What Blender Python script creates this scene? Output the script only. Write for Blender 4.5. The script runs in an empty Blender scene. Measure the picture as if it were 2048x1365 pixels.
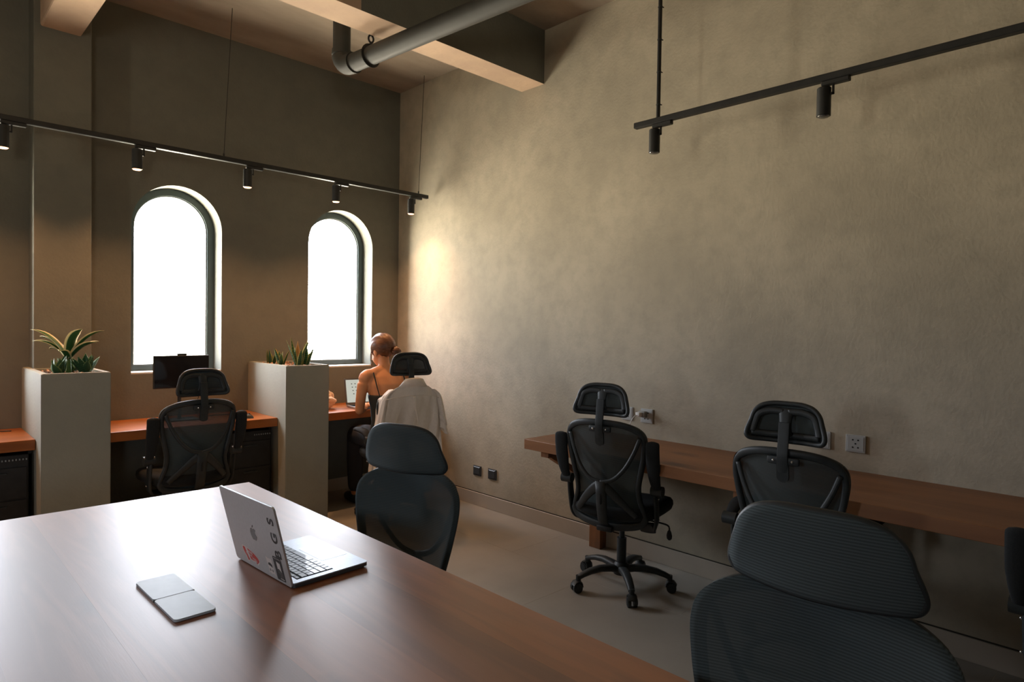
import bpy, bmesh, math, random
from mathutils import Vector, Matrix, noise
random.seed(7)
PI = math.pi
sc = bpy.context.scene
COL = sc.collection

# ------------------------------------------------------------------ camera
CAMPOS = Vector((-3.378, -4.983, 1.42))
cR = Vector((0.71672493, -0.69718099, 0.01562191))
cU = Vector((0.00331375, 0.02580632, 0.99966147))
cF = Vector((0.69734812, 0.71643053, -0.02080631))
cd = bpy.data.cameras.new('camera')
cam = bpy.data.objects.new('camera', cd)
COL.objects.link(cam)
cd.sensor_width = 36.0
cd.lens = 1287.26 / 2048 * 36
cd.clip_start = 0.05
cam.matrix_world = Matrix(((cR.x, cU.x, -cF.x, CAMPOS.x), (cR.y, cU.y, -cF.y, CAMPOS.y), (cR.z, cU.z, -cF.z, CAMPOS.z), (0, 0, 0, 1)))
sc.camera = cam

# ------------------------------------------------------------------ view, world, light levels
sc.view_settings.view_transform = 'Standard'
sc.view_settings.look = 'None'
sc.view_settings.gamma = 1.0
sc.view_settings.use_curve_mapping = False
sc.view_settings.exposure = 0.0
sc.cycles.max_bounces = 8
sc.cycles.diffuse_bounces = 5
sc.cycles.glossy_bounces = 4
sc.cycles.transparent_max_bounces = 12
sc.cycles.caustics_reflective = False
sc.cycles.caustics_refractive = False
sc.cycles.sample_clamp_indirect = 4.0

SKY_COL = (0.86, 0.89, 1.0)
GROUND_COL = (0.97, 0.85, 0.68)
SKY_STRENGTH = 29.0
GROUND_STRENGTH = 50.0
SPOT_COL = (1.0, 0.50, 0.22)
SPOT_W = 38.0

w = bpy.data.worlds.new('World')
sc.world = w
w.use_nodes = True
nt = w.node_tree
nt.nodes.clear()
out = nt.nodes.new('ShaderNodeOutputWorld')
bg = nt.nodes.new('ShaderNodeBackground')
tc = nt.nodes.new('ShaderNodeTexCoord')
sp = nt.nodes.new('ShaderNodeSeparateXYZ')
mr = nt.nodes.new('ShaderNodeMapRange')
mr.inputs['From Min'].default_value = -0.06
mr.inputs['From Max'].default_value = 0.06
mx = nt.nodes.new('ShaderNodeMix'); mx.data_type = 'RGBA'
mx.inputs['A'].default_value = (*[c * GROUND_STRENGTH for c in GROUND_COL], 1)
mx.inputs['B'].default_value = (*[c * SKY_STRENGTH for c in SKY_COL], 1)
nt.links.new(tc.outputs['Generated'], sp.inputs[0])
nt.links.new(sp.outputs['Z'], mr.inputs['Value'])
nt.links.new(mr.outputs['Result'], mx.inputs['Factor'])
nt.links.new(mx.outputs['Result'], bg.inputs['Color'])
nt.links.new(bg.outputs[0], out.inputs[0])

# window centres along the back wall (two in view, the row goes on past the column)
WIN = [(-0.578, 0.303), (-1.873, 0.300), (-3.245, 0.300)]
SILL, SPRING = 1.058, 2.095
for i, (wx, hw) in enumerate(WIN):
    ld = bpy.data.lights.new('window_portal', 'AREA')
    ld.shape = 'RECTANGLE'; ld.size = 2 * hw; ld.size_y = 1.36
    ld.cycles.is_portal = True
    lo = bpy.data.objects.new('window_portal', ld)
    lo.location = (wx, 0.30, 1.74); lo.rotation_euler = (-PI / 2, 0, 0)
    COL.objects.link(lo)

ld = bpy.data.lights.new('window_portal', 'AREA')
ld.shape = 'RECTANGLE'; ld.size = .6; ld.size_y = .7
ld.cycles.is_portal = True
lo = bpy.data.objects.new('window_portal', ld)
lo.location = (-4.9, -7.78, 1.6); lo.rotation_euler = (PI / 2, 0, 0)
COL.objects.link(lo)
ld = bpy.data.lights.new('window_portal', 'AREA')
ld.shape = 'RECTANGLE'; ld.size = .9; ld.size_y = .40
ld.cycles.is_portal = True
lo = bpy.data.objects.new('window_portal', ld)
lo.location = (-7.08, -3.3, 1.55); lo.rotation_euler = (0, -PI / 2, 0)
COL.objects.link(lo)

# ------------------------------------------------------------------ materials
def mat(name, col, rough=0.6, metal=0.0, col2=None, scale=6.0, detail=4.0, bump=0.0, bscale=None, stretch=(1, 1, 1), spec=0.5, contrast=(0.35, 0.65), coat=0.0, sheen=0.0):
    m = bpy.data.materials.new(name); m.use_nodes = True
    n = m.node_tree.nodes; l = m.node_tree.links
    b = n['Principled BSDF']
    b.inputs['Base Color'].default_value = (*col, 1)
    b.inputs['Roughness'].default_value = rough
    b.inputs['Metallic'].default_value = metal
    b.inputs['Specular IOR Level'].default_value = spec
    b.inputs['Coat Weight'].default_value = coat
    b.inputs['Sheen Weight'].default_value = sheen
    if col2 is not None or bump:
        t = n.new('ShaderNodeTexCoord'); mp = n.new('ShaderNodeMapping')
        mp.inputs['Scale'].default_value = stretch
        l.new(t.outputs['Object'], mp.inputs[0])
    if col2 is not None:
        nz = n.new('ShaderNodeTexNoise'); nz.inputs['Scale'].default_value = scale; nz.inputs['Detail'].default_value = detail
        l.new(mp.outputs[0], nz.inputs['Vector'])
        rp = n.new('ShaderNodeMapRange'); rp.inputs['From Min'].default_value = contrast[0]; rp.inputs['From Max'].default_value = contrast[1]
        l.new(nz.outputs['Fac'], rp.inputs['Value'])
        mi = n.new('ShaderNodeMix'); mi.data_type = 'RGBA'
        mi.inputs['A'].default_value = (*col, 1); mi.inputs['B'].default_value = (*col2, 1)
        l.new(rp.outputs[0], mi.inputs['Factor']); l.new(mi.outputs['Result'], b.inputs['Base Color'])
    if bump:
        nb = n.new('ShaderNodeTexNoise'); nb.inputs['Scale'].default_value = bscale or scale * 6; nb.inputs['Detail'].default_value = 5
        l.new(mp.outputs[0], nb.inputs['Vector'])
        bp = n.new('ShaderNodeBump'); bp.inputs['Strength'].default_value = bump; bp.inputs['Distance'].default_value = 0.01
        l.new(nb.outputs['Fac'], bp.inputs['Height']); l.new(bp.outputs[0], b.inputs['Normal'])
    return m

def stucco(name, a, b_, c, rough=0.8):
    """trowelled mineral plaster: two noise scales mixed, fine bump"""
    m = mat(name, a, rough, col2=b_, scale=1.6, detail=8, bump=0.16, bscale=60, contrast=(0.38, 0.62))
    n = m.node_tree.nodes; l = m.node_tree.links
    b = n['Principled BSDF']
    prev = b.inputs['Base Color'].links[0].from_socket
    mp = next(x for x in n if x.type == 'MAPPING')
    nz = n.new('ShaderNodeTexNoise'); nz.inputs['Scale'].default_value = 9; nz.inputs['Detail'].default_value = 9; nz.inputs['Roughness'].default_value = 0.65
    l.new(mp.outputs[0], nz.inputs['Vector'])
    r = n.new('ShaderNodeMapRange'); r.inputs['From Min'].default_value = 0.42; r.inputs['From Max'].default_value = 0.68; r.inputs['To Max'].default_value = 0.5
    l.new(nz.outputs['Fac'], r.inputs['Value'])
    mi = n.new('ShaderNodeMix'); mi.data_type = 'RGBA'
    l.new(prev, mi.inputs['A']); mi.inputs['B'].default_value = (*c, 1)
    l.new(r.outputs[0], mi.inputs['Factor']); l.new(mi.outputs['Result'], b.inputs['Base Color'])
    return m

def wood(name, dark, light, knot, rough=0.4, along='y', scale=1.0, coat=0.0, spec=0.5, seed=0.0):
    """planed timber with long grain, soft figure and a few dark knots"""
    m = bpy.data.materials.new(name); m.use_nodes = True
    n = m.node_tree.nodes; l = m.node_tree.links
    b = n['Principled BSDF']; b.inputs['Roughness'].default_value = rough
    b.inputs['Coat Weight'].default_value = coat; b.inputs['Coat Roughness'].default_value = .44; b.inputs['Specular IOR Level'].default_value = spec
    t = n.new('ShaderNodeTexCoord'); oi = n.new('ShaderNodeObjectInfo')
    ad = n.new('ShaderNodeVectorMath'); ad.operation = 'ADD'
    cb = n.new('ShaderNodeCombineXYZ')
    ml = n.new('ShaderNodeMath'); ml.operation = 'MULTIPLY_ADD'; ml.inputs[1].default_value = 37.0; ml.inputs[2].default_value = seed
    l.new(oi.outputs['Random'], ml.inputs[0])
    for k in range(3): l.new(ml.outputs[0], cb.inputs[k])
    l.new(t.outputs['Object'], ad.inputs[0]); l.new(cb.outputs[0], ad.inputs[1])
    mp = n.new('ShaderNodeMapping')
    s = {'y': (7, 0.55, 7), 'x': (0.55, 7, 7), 'z': (7, 7, 0.55)}[along]
    mp.inputs['Scale'].default_value = [q * scale for q in s]
    l.new(ad.outputs[0], mp.inputs[0])
    n1 = n.new('ShaderNodeTexNoise'); n1.inputs['Scale'].default_value = 1.3; n1.inputs['Detail'].default_value = 7; n1.inputs['Distortion'].default_value = 1.1
    l.new(mp.outputs[0], n1.inputs['Vector'])
    wv = n.new('ShaderNodeMath'); wv.operation = 'MULTIPLY'; wv.inputs[1].default_value = 26
    l.new(n1.outputs['Fac'], wv.inputs[0])
    sn = n.new('ShaderNodeMath'); sn.operation = 'SINE'; l.new(wv.outputs[0], sn.inputs[0])
    r1 = n.new('ShaderNodeMapRange'); r1.inputs['From Min'].default_value = -1; r1.inputs['From Max'].default_value = 1; r1.inputs['To Min'].default_value = 0.0; r1.inputs['To Max'].default_value = 0.30
    l.new(sn.outputs[0], r1.inputs['Value'])
    n2 = n.new('ShaderNodeTexNoise'); n2.inputs['Scale'].default_value = 0.55; n2.inputs['Detail'].default_value = 3
    l.new(mp.outputs[0], n2.inputs['Vector'])
    r2 = n.new('ShaderNodeMapRange'); r2.inputs['From Min'].default_value = 0.35; r2.inputs['From Max'].default_value = 0.65; r2.inputs['To Max'].default_value = 0.7
    l.new(n2.outputs['Fac'], r2.inputs['Value'])
    sm = n.new('ShaderNodeMath'); sm.operation = 'ADD'; l.new(r1.outputs[0], sm.inputs[0]); l.new(r2.outputs[0], sm.inputs[1])
    mi = n.new('ShaderNodeMix'); mi.data_type = 'RGBA'
    mi.inputs['A'].default_value = (*light, 1); mi.inputs['B'].default_value = (*dark, 1)
    l.new(sm.outputs[0], mi.inputs['Factor'])
    # knots
    mk = n.new('ShaderNodeMapping')
    mk.inputs['Scale'].default_value = {'y': (3.2, 1.3, 3), 'x': (1.3, 3.2, 3), 'z': (3, 3, 1.3)}[along]
    l.new(ad.outputs[0], mk.inputs[0])
    vo = n.new('ShaderNodeTexVoronoi'); vo.inputs['Scale'].default_value = 1.0
    nk = n.new('ShaderNodeTexNoise'); nk.inputs['Scale'].default_value = 4; l.new(mk.outputs[0], nk.inputs['Vector'])
    av = n.new('ShaderNodeVectorMath'); av.operation = 'MULTIPLY_ADD'; av.inputs[1].default_value = (0.35, 0.35, 0.35)
    l.new(nk.outputs['Color'], av.inputs[0]); l.new(mk.outputs[0], av.inputs[2])
    l.new(av.outputs[0], vo.inputs['Vector'])
    rk = n.new('ShaderNodeMapRange'); rk.inputs['From Min'].default_value = 0.05; rk.inputs['From Max'].default_value = 0.22; rk.inputs['To Min'].default_value = 0.85; rk.inputs['To Max'].default_value = 0.0
    l.new(vo.outputs['Distance'], rk.inputs['Value'])
    mi2 = n.new('ShaderNodeMix'); mi2.data_type = 'RGBA'; mi2.inputs['B'].default_value = (*knot, 1)
    l.new(mi.outputs['Result'], mi2.inputs['A']); l.new(rk.outputs[0], mi2.inputs['Factor'])
    l.new(mi2.outputs['Result'], b.inputs['Base Color'])
    nb = n.new('ShaderNodeTexNoise'); nb.inputs['Scale'].default_value = 40; l.new(mp.outputs[0], nb.inputs['Vector'])
    bp = n.new('ShaderNodeBump'); bp.inputs['Strength'].default_value = 0.05; bp.inputs['Distance'].default_value = 0.004
    l.new(nb.outputs['Fac'], bp.inputs['Height']); l.new(bp.outputs[0], b.inputs['Normal'])
    return m

def emit(name, col, s):
    m = bpy.data.materials.new(name); m.use_nodes = True
    b = m.node_tree.nodes['Principled BSDF']
    b.inputs['Base Color'].default_value = (0.02, 0.02, 0.02, 1)
    b.inputs['Emission Color'].default_value = (*col, 1); b.inputs['Emission Strength'].default_value = s
    return m

def glass_mat():
    m = bpy.data.materials.new('window_glass'); m.use_nodes = True
    n = m.node_tree.nodes; l = m.node_tree.links; n.clear()
    o = n.new('ShaderNodeOutputMaterial'); tr = n.new('ShaderNodeBsdfTransparent'); gl = n.new('ShaderNodeBsdfGlossy')
    gl.inputs['Roughness'].default_value = 0.02
    tr.inputs['Color'].default_value = (0.94, 0.97, 0.95, 1)
    fr = n.new('ShaderNodeFresnel'); fr.inputs['IOR'].default_value = 1.45
    mi = n.new('ShaderNodeMixShader')
    l.new(fr.outputs[0], mi.inputs[0]); l.new(tr.outputs[0], mi.inputs[1]); l.new(gl.outputs[0], mi.inputs[2]); l.new(mi.outputs[0], o.inputs[0])
    return m

def mesh_fabric(name, col, through, rib=560.0):
    """woven mesh: ribbed knit, a share of light passes between the threads"""
    m = bpy.data.materials.new(name); m.use_nodes = True
    n = m.node_tree.nodes; l = m.node_tree.links
    b = n['Principled BSDF']; o = n['Material Output']
    b.inputs['Base Color'].default_value = (*col, 1); b.inputs['Roughness'].default_value = 0.85
    b.inputs['Specular IOR Level'].default_value = 0.25
    t = n.new('ShaderNodeTexCoord'); s = n.new('ShaderNodeSeparateXYZ'); l.new(t.outputs['Object'], s.inputs[0])
    mu = n.new('ShaderNodeMath'); mu.operation = 'MULTIPLY'; mu.inputs[1].default_value = rib * 2
    l.new(s.outputs['Z'], mu.inputs[0])
    sn = n.new('ShaderNodeMath'); sn.operation = 'SINE'; l.new(mu.outputs[0], sn.inputs[0])
    r = n.new('ShaderNodeMapRange'); r.inputs['From Min'].default_value = -1; r.inputs['To Min'].default_value = 0.7; r.inputs['To Max'].default_value = 1.25
    l.new(sn.outputs[0], r.inputs['Value'])
    mi = n.new('ShaderNodeMix'); mi.data_type = 'RGBA'; mi.blend_type = 'MULTIPLY'; mi.inputs['Factor'].default_value = 1
    mi.inputs['A'].default_value = (*col, 1); l.new(r.outputs[0], mi.inputs['B'])
    l.new(mi.outputs['Result'], b.inputs['Base Color'])
    tr = n.new('ShaderNodeBsdfTransparent'); ms = n.new('ShaderNodeMixShader'); ms.inputs[0].default_value = through
    l.new(b.outputs[0], ms.inputs[1]); l.new(tr.outputs[0], ms.inputs[2]); l.new(ms.outputs[0], o.inputs[0])
    return m

def leaf_mat(name, mid, edge, band=None, margin=0.14, rough=0.45):
    """leaf blade whose pale margin follows its own edge (uv across the blade)"""
    m = bpy.data.materials.new(name); m.use_nodes = True
    n = m.node_tree.nodes; l = m.node_tree.links
    b = n['Principled BSDF']; b.inputs['Roughness'].default_value = rough
    b.inputs['Transmission Weight'].default_value = 0.0
    uv = n.new('ShaderNodeUVMap'); s = n.new('ShaderNodeSeparateXYZ'); l.new(uv.outputs[0], s.inputs[0])
    d = n.new('ShaderNodeMath'); d.operation = 'SUBTRACT'; d.inputs[1].default_value = 0.5; l.new(s.outputs['X'], d.inputs[0])
    a = n.new('ShaderNodeMath'); a.operation = 'ABSOLUTE'; l.new(d.outputs[0], a.inputs[0])
    r = n.new('ShaderNodeMapRange'); r.inputs['From Min'].default_value = 0.5 - margin - 0.03; r.inputs['From Max'].default_value = 0.5 - margin + 0.03
    l.new(a.outputs[0], r.inputs['Value'])
    src = None
    if band:
        mu = n.new('ShaderNodeMath'); mu.operation = 'MULTIPLY'; mu.inputs[1].default_value = 60; l.new(s.outputs['Y'], mu.inputs[0])
        nz = n.new('ShaderNodeTexNoise'); nz.inputs['Scale'].default_value = 12; l.new(uv.outputs[0], nz.inputs['Vector'])
        ma = n.new('ShaderNodeMath'); ma.operation = 'MULTIPLY_ADD'; ma.inputs[1].default_value = 9; l.new(nz.outputs['Fac'], ma.inputs[0]); l.new(mu.outputs[0], ma.inputs[2])
        sn = n.new('ShaderNodeMath'); sn.operation = 'SINE'; l.new(ma.outputs[0], sn.inputs[0])
        mb = n.new('ShaderNodeMix'); mb.data_type = 'RGBA'; mb.inputs['A'].default_value = (*mid, 1); mb.inputs['B'].default_value = (*band, 1)
        rb = n.new('ShaderNodeMapRange'); rb.inputs['From Min'].default_value = -0.2; rb.inputs['From Max'].default_value = 0.9; l.new(sn.outputs[0], rb.inputs['Value'])
        l.new(rb.outputs[0], mb.inputs['Factor']); src = mb.outputs['Result']
    mi = n.new('ShaderNodeMix'); mi.data_type = 'RGBA'; mi.inputs['A'].default_value = (*mid, 1); mi.inputs['B'].default_value = (*edge, 1)
    if src: l.new(src, mi.inputs['A'])
    l.new(r.outputs[0], mi.inputs['Factor']); l.new(mi.outputs['Result'], b.inputs['Base Color'])
    return m

M = {}
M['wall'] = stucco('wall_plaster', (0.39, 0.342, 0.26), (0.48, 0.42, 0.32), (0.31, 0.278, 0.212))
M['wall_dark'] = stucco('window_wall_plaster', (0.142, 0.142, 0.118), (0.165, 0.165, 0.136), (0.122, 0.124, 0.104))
M['planter'] = stucco('planter_plaster', (0.32, 0.32, 0.265), (0.345, 0.345, 0.285), (0.29, 0.29, 0.24))
M['concrete'] = mat('ceiling_concrete', (0.40, 0.32, 0.245), 0.85, col2=(0.27, 0.215, 0.165), scale=2.2, detail=8, bump=0.3, bscale=25, stretch=(0.6, 1.6, 1))
M['beam'] = mat('beam_concrete', (0.62, 0.44, 0.30), 0.8, col2=(0.48, 0.335, 0.235), scale=3.0, detail=8, bump=0.25, bscale=30)
M['tile'] = mat('floor_tile', (0.36, 0.335, 0.29), 0.5, col2=(0.31, 0.29, 0.25), scale=2.5, detail=9, bump=0.06, bscale=60)
M['grout'] = mat('tile_grout', (0.55, 0.50, 0.43), 0.9)
M['skirting'] = mat('skirting_stone', (0.50, 0.44, 0.36), 0.5, col2=(0.44, 0.385, 0.32), scale=3, detail=7)
M['gap'] = mat('shadow_gap', (0.04, 0.035, 0.025), 0.9)
M['frame'] = mat('window_frame_metal', (0.075, 0.10, 0.105), 0.4, metal=0.3)
M['sill'] = mat('sill_paint', (0.62, 0.60, 0.56), 0.6)
M['glass'] = glass_mat()
M['table'] = wood('table_walnut', (0.16, 0.043, 0.007), (0.34, 0.100, 0.017), (0.04, 0.018, 0.012), rough=0.52, along='y', spec=0.9, coat=0.9)
M['desk'] = wood('desk_timber', (0.24, 0.068, 0.014), (0.44, 0.135, 0.026), (0.11, 0.035, 0.012), rough=0.34, along='x')
M['desky'] = wood('wall_desk_timber', (0.17, 0.068, 0.024), (0.30, 0.125, 0.045), (0.08, 0.035, 0.018), rough=0.45, along='y')
M['deskz'] = wood('leg_timber', (0.19, 0.075, 0.026), (0.32, 0.13, 0.045), (0.08, 0.035, 0.018), rough=0.5, along='z')
M['black'] = mat('black_plastic', (0.016, 0.021, 0.023), 0.50, col2=(0.022, 0.028, 0.030), scale=30)
M['blackmetal'] = mat('black_metal', (0.016, 0.017, 0.017), 0.5, metal=0.2, col2=(0.024, 0.024, 0.024), scale=20)
M['seatfab'] = mat('seat_fabric', (0.010, 0.012, 0.013), 0.95, col2=(0.014, 0.016, 0.017), scale=200, bump=0.2, bscale=500)
M['netback'] = mesh_fabric('back_netting', (0.060, 0.078, 0.082), 0.06)
M['nethead'] = mesh_fabric('headrest_netting', (0.060, 0.078, 0.082), 0.02)
M['chrome'] = mat('chrome', (0.75, 0.77, 0.8), 0.15, metal=1.0)
M['pipe'] = mat('pipe_paint', (0.035, 0.035, 0.03), 0.6, col2=(0.045, 0.044, 0.038), scale=8)
M['lamp'] = emit('lamp_glow', (1.0, 0.48, 0.22), 5.0)
M['lampoff'] = mat('lamp_reflector', (0.25, 0.25, 0.24), 0.25, metal=0.8)
M['alu'] = mat('space_grey_aluminium', (0.62, 0.64, 0.65), 0.48, metal=0.72, col2=(0.59, 0.61, 0.62), scale=120)
M['alubase'] = mat('silver_aluminium', (0.40, 0.43, 0.48), 0.42, metal=0.6, col2=(0.37, 0.40, 0.45), scale=120)
M['aludark'] = mat('dark_anodised_edge', (0.10, 0.105, 0.11), 0.4, metal=0.6)
M['key'] = mat('key_cap', (0.15, 0.19, 0.24), 0.45, spec=0.6, coat=0.15)
M['keywell'] = mat('keyboard_well', (0.012, 0.016, 0.022), 0.9, spec=0.1)
M['screenoff'] = mat('screen_glass', (0.01, 0.01, 0.012), 0.08, spec=0.6)
M['ink'] = mat('black_vinyl', (0.02, 0.02, 0.02), 0.5)
M['logo'] = mat('polished_emblem', (0.06, 0.055, 0.05), 0.3, metal=0.2)
M['red'] = mat('red_sticker_print', (0.62, 0.03, 0.015), 0.45)
M['white'] = mat('white_sticker_print', (0.80, 0.76, 0.74), 0.5)
M['greyink'] = mat('grey_sticker_print', (0.25, 0.24, 0.23), 0.5)
M['case'] = mat('pale_blue_grey_cover', (0.48, 0.54, 0.59), 0.45, col2=(0.45, 0.51, 0.56), scale=40)
M['caseedge'] = mat('dark_cover_edge', (0.09, 0.10, 0.11), 0.6)
M['plate'] = mat('socket_plate', (0.42, 0.43, 0.42), 0.35)
M['platedark'] = mat('dark_socket_plate', (0.05, 0.055, 0.06), 0.3)
M['hole'] = mat('socket_hole', (0.01, 0.01, 0.01), 0.8)
M['whiteplastic'] = mat('white_plastic', (0.78, 0.76, 0.73), 0.35)
M['soil'] = mat('potting_soil', (0.035, 0.022, 0.014), 0.95, col2=(0.09, 0.055, 0.03), scale=60, bump=0.8, bscale=80)
M['pebble'] = mat('terracotta_pebble', (0.42, 0.16, 0.07), 0.8, col2=(0.6, 0.42, 0.3), scale=30)
M['leafA'] = leaf_mat('arching_leaf', (0.035, 0.13, 0.045), (0.72, 0.66, 0.40), margin=0.16)
M['leafB'] = leaf_mat('succulent_leaf', (0.03, 0.10, 0.04), (0.16, 0.27, 0.10), margin=0.10, band=(0.05, 0.16, 0.07))
M['leafC'] = leaf_mat('snake_plant_leaf', (0.03, 0.095, 0.04), (0.42, 0.40, 0.12), margin=0.13, band=(0.10, 0.20, 0.09))
M['leafD'] = leaf_mat('dry_leaf', (0.50, 0.28, 0.10), (0.60, 0.40, 0.18), margin=0.1)
M['skin'] = mat('skin', (0.74, 0.33, 0.15), 0.6, col2=(0.68, 0.29, 0.125), scale=14)
M['hair'] = mat('brown_hair', (0.085, 0.032, 0.014), 0.42, col2=(0.20, 0.08, 0.034), scale=9, detail=6, stretch=(3, 3, 22))
M['camisole'] = mat('dark_knit', (0.03, 0.035, 0.035), 0.9)
M['trouser'] = mat('dark_trousers', (0.03, 0.03, 0.035), 0.9)
M['shirt'] = mat('cream_linen', (0.88, 0.83, 0.76), 0.85, col2=(0.84, 0.79, 0.72), scale=60, bump=0.25, bscale=260)
M['bag'] = mat('cream_plastic_bag', (0.78, 0.62, 0.45), 0.4, col2=(0.72, 0.50, 0.34), scale=12)
M['vent'] = mat('vent_light_metal', (0.35, 0.37, 0.37), 0.4, metal=0.5)
M['screen'] = emit('lit_screen', (0.80, 0.84, 0.74), 0.62)
M['icon'] = emit('screen_print', (0.10, 0.14, 0.12), 0.25)

def add_translucent(m, share):
    """thin cloth or leaf: part of the light that falls on one side comes out of the other"""
    n = m.node_tree.nodes; l = m.node_tree.links
    b = n['Principled BSDF']; o = n['Material Output']
    t = n.new('ShaderNodeBsdfTranslucent'); ms = n.new('ShaderNodeMixShader'); ms.inputs[0].default_value = share
    if b.inputs['Base Color'].links: l.new(b.inputs['Base Color'].links[0].from_socket, t.inputs['Color'])
    else: t.inputs['Color'].default_value = b.inputs['Base Color'].default_value
    l.new(b.outputs[0], ms.inputs[1]); l.new(t.outputs[0], ms.inputs[2]); l.new(ms.outputs[0], o.inputs[0])
add_translucent(M['shirt'], .15); add_translucent(M['bag'], .35)
for k in ('leafA', 'leafB', 'leafC', 'leafD'): add_translucent(M[k], .35)

# ------------------------------------------------------------------ mesh helpers
def link(o, parent=None):
    COL.objects.link(o)
    if parent is not None: o.parent = parent
    return o

def tag(o, label=None, cat=None, group=None, kind=None):
    if label: o['label'] = label
    if cat: o['category'] = cat
    if group: o['group'] = group
    if kind: o['kind'] = kind
    return o

def empty(name, loc=(0, 0, 0), rz=0.0, label=None, cat=None, group=None, kind=None):
    o = bpy.data.objects.new(name, None)
    o.empty_display_size = 0.05
    o.location = loc; o.rotation_euler = (0, 0, rz)
    link(o)
    return tag(o, label, cat, group, kind)

def mk(name, bm, m, parent=None, smooth=False, auto=None):
    bmesh.ops.recalc_face_normals(bm, faces=bm.faces)
    me = bpy.data.meshes.new(name); bm.to_mesh(me); bm.free()
    for x in (m if isinstance(m, (list, tuple)) else [m]): me.materials.append(x)
    o = bpy.data.objects.new(name, me)
    if smooth: me.polygons.foreach_set('use_smooth', [True] * len(me.polygons))
    if auto is not None:
        me.polygons.foreach_set('use_smooth', [True] * len(me.polygons)); me.set_sharp_from_angle(angle=math.radians(auto))
    return link(o, parent)

def box(bm, lo, hi, bev=0.0, seg=2, mtx=None, mi=0):
    lo = Vector(lo); hi = Vector(hi)
    r = bmesh.ops.create_cube(bm, size=1.0)
    vs = r['verts']
    c = (lo + hi) / 2; d = hi - lo
    for v in vs: v.co = Vector((v.co.x * d.x, v.co.y * d.y, v.co.z * d.z)) + c
    fs = set(f for v in vs for f in v.link_faces)
    if bev > 0:
        es = list(set(e for v in vs for e in v.link_edges))
        rr = bmesh.ops.bevel(bm, geom=es, offset=bev, segments=seg, profile=0.5, affect='EDGES')
        vs = list(set(rr['verts']) | set(v for v in vs if v.is_valid))
        fs = set(f for v in vs if v.is_valid for f in v.link_faces)
    for f in fs: f.material_index = mi
    if mtx is not None:
        bmesh.ops.transform(bm, matrix=mtx, verts=[v for v in vs if v.is_valid])
    return vs

def cyl(bm, p0, p1, r0, r1=None, n=20, cap=True, mi=0):
    p0 = Vector(p0); p1 = Vector(p1); r1 = r0 if r1 is None else r1
    return loft(bm, [ring(p0, p1 - p0, r0, r0, n), ring(p1, p1 - p0, r1, r1, n)], cap=cap, mi=mi)

def frame_of(d, up=Vector((0, 0, 1))):
    d = Vector(d).normalized()
    if abs(d.dot(up)) > 0.98: up = Vector((0, 1, 0))
    a = up.cross(d).normalized(); b = d.cross(a).normalized()
    return a, b

def ring(p, d, ra, rb, n=16, up=Vector((0, 0, 1)), power=1.0):
    a, b = frame_of(d, up)
    o = []
    for i in range(n):
        t = 2 * PI * i / n
        c, s = math.cos(t), math.sin(t)
        if power != 1.0:
            c = math.copysign(abs(c) ** power, c); s = math.copysign(abs(s) ** power, s)
        o.append(Vector(p) + a * ra * c + b * rb * s)
    return o

def loft(bm, rings, cap=True, closed=False, mi=0):
    vr = [[bm.verts.new(p) for p in r] for r in rings]
    n = len(rings[0])
    m = len(vr)
    for i in range(m if closed else m - 1):
        A, B = vr[i], vr[(i + 1) % m]
        for j in range(n):
            f = bm.faces.new((A[j], A[(j + 1) % n], B[(j + 1) % n], B[j])); f.material_index = mi
    if cap and not closed:
        f = bm.faces.new(list(reversed(vr[0]))); f.material_index = mi
        f = bm.faces.new(vr[-1]); f.material_index = mi
    return vr

def catmull(pts, k=6, closed=False):
    pts = [Vector(p) for p in pts]; n = len(pts); o = []
    rng = range(n) if closed else range(n - 1)
    for i in rng:
        if closed: p0, p1, p2, p3 = pts[i - 1], pts[i], pts[(i + 1) % n], pts[(i + 2) % n]
        else: p0, p1, p2, p3 = pts[max(i - 1, 0)], pts[i], pts[i + 1], pts[min(i + 2, n - 1)]
        for j in range(k):
            t = j / k
            o.append(0.5 * ((2 * p1) + (-p0 + p2) * t + (2 * p0 - 5 * p1 + 4 * p2 - p3) * t * t + (-p0 + 3 * p1 - 3 * p2 + p3) * t ** 3))
    if not closed: o.append(pts[-1])
    return o

def tube(bm, pts, ra, rb=None, n=10, closed=False, up=Vector((0, 0, 1)), cap=True, power=1.0, mi=0, fixed=False):
    """sweep an ellipse along pts; ra/rb may be functions of the fraction"""
    pts = [Vector(p) for p in pts]; m = len(pts); rs = []
    for i, p in enumerate(pts):
        if closed: d = pts[(i + 1) % m] - pts[i - 1]
        else: d = pts[min(i + 1, m - 1)] - pts[max(i - 1, 0)]
        t = i / max(1, m - 1)
        a = ra(t) if callable(ra) else ra
        b = (rb(t) if callable(rb) else rb) if rb is not None else a
        if fixed:
            dn = d.normalized(); bb = up.normalized(); aa = bb.cross(dn).normalized(); o = []
            for j in range(n):
                q = 2 * PI * j / n; c, s = math.cos(q), math.sin(q)
                if power != 1.0: c = math.copysign(abs(c) ** power, c); s = math.copysign(abs(s) ** power, s)
                o.append(p + aa * a * c + bb * b * s)
            rs.append(o)
        else: rs.append(ring(p, d, a, b, n, up, power))
    return loft(bm, rs, cap=cap, closed=closed, mi=mi)

def sphere(bm, c, r, seg=16, rings=10, mtx=None, mi=0):
    rr = bmesh.ops.create_uvsphere(bm, u_segments=seg, v_segments=rings, radius=1.0)
    r = (r, r, r) if not isinstance(r, (tuple, list, Vector)) else r
    for v in rr['verts']:
        p = Vector((v.co.x * r[0], v.co.y * r[1], v.co.z * r[2]))
        if mtx: p = mtx @ p
        v.co = p + Vector(c)
    for f in set(f for v in rr['verts'] for f in v.link_faces): f.material_index = mi
    return rr['verts']

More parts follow.
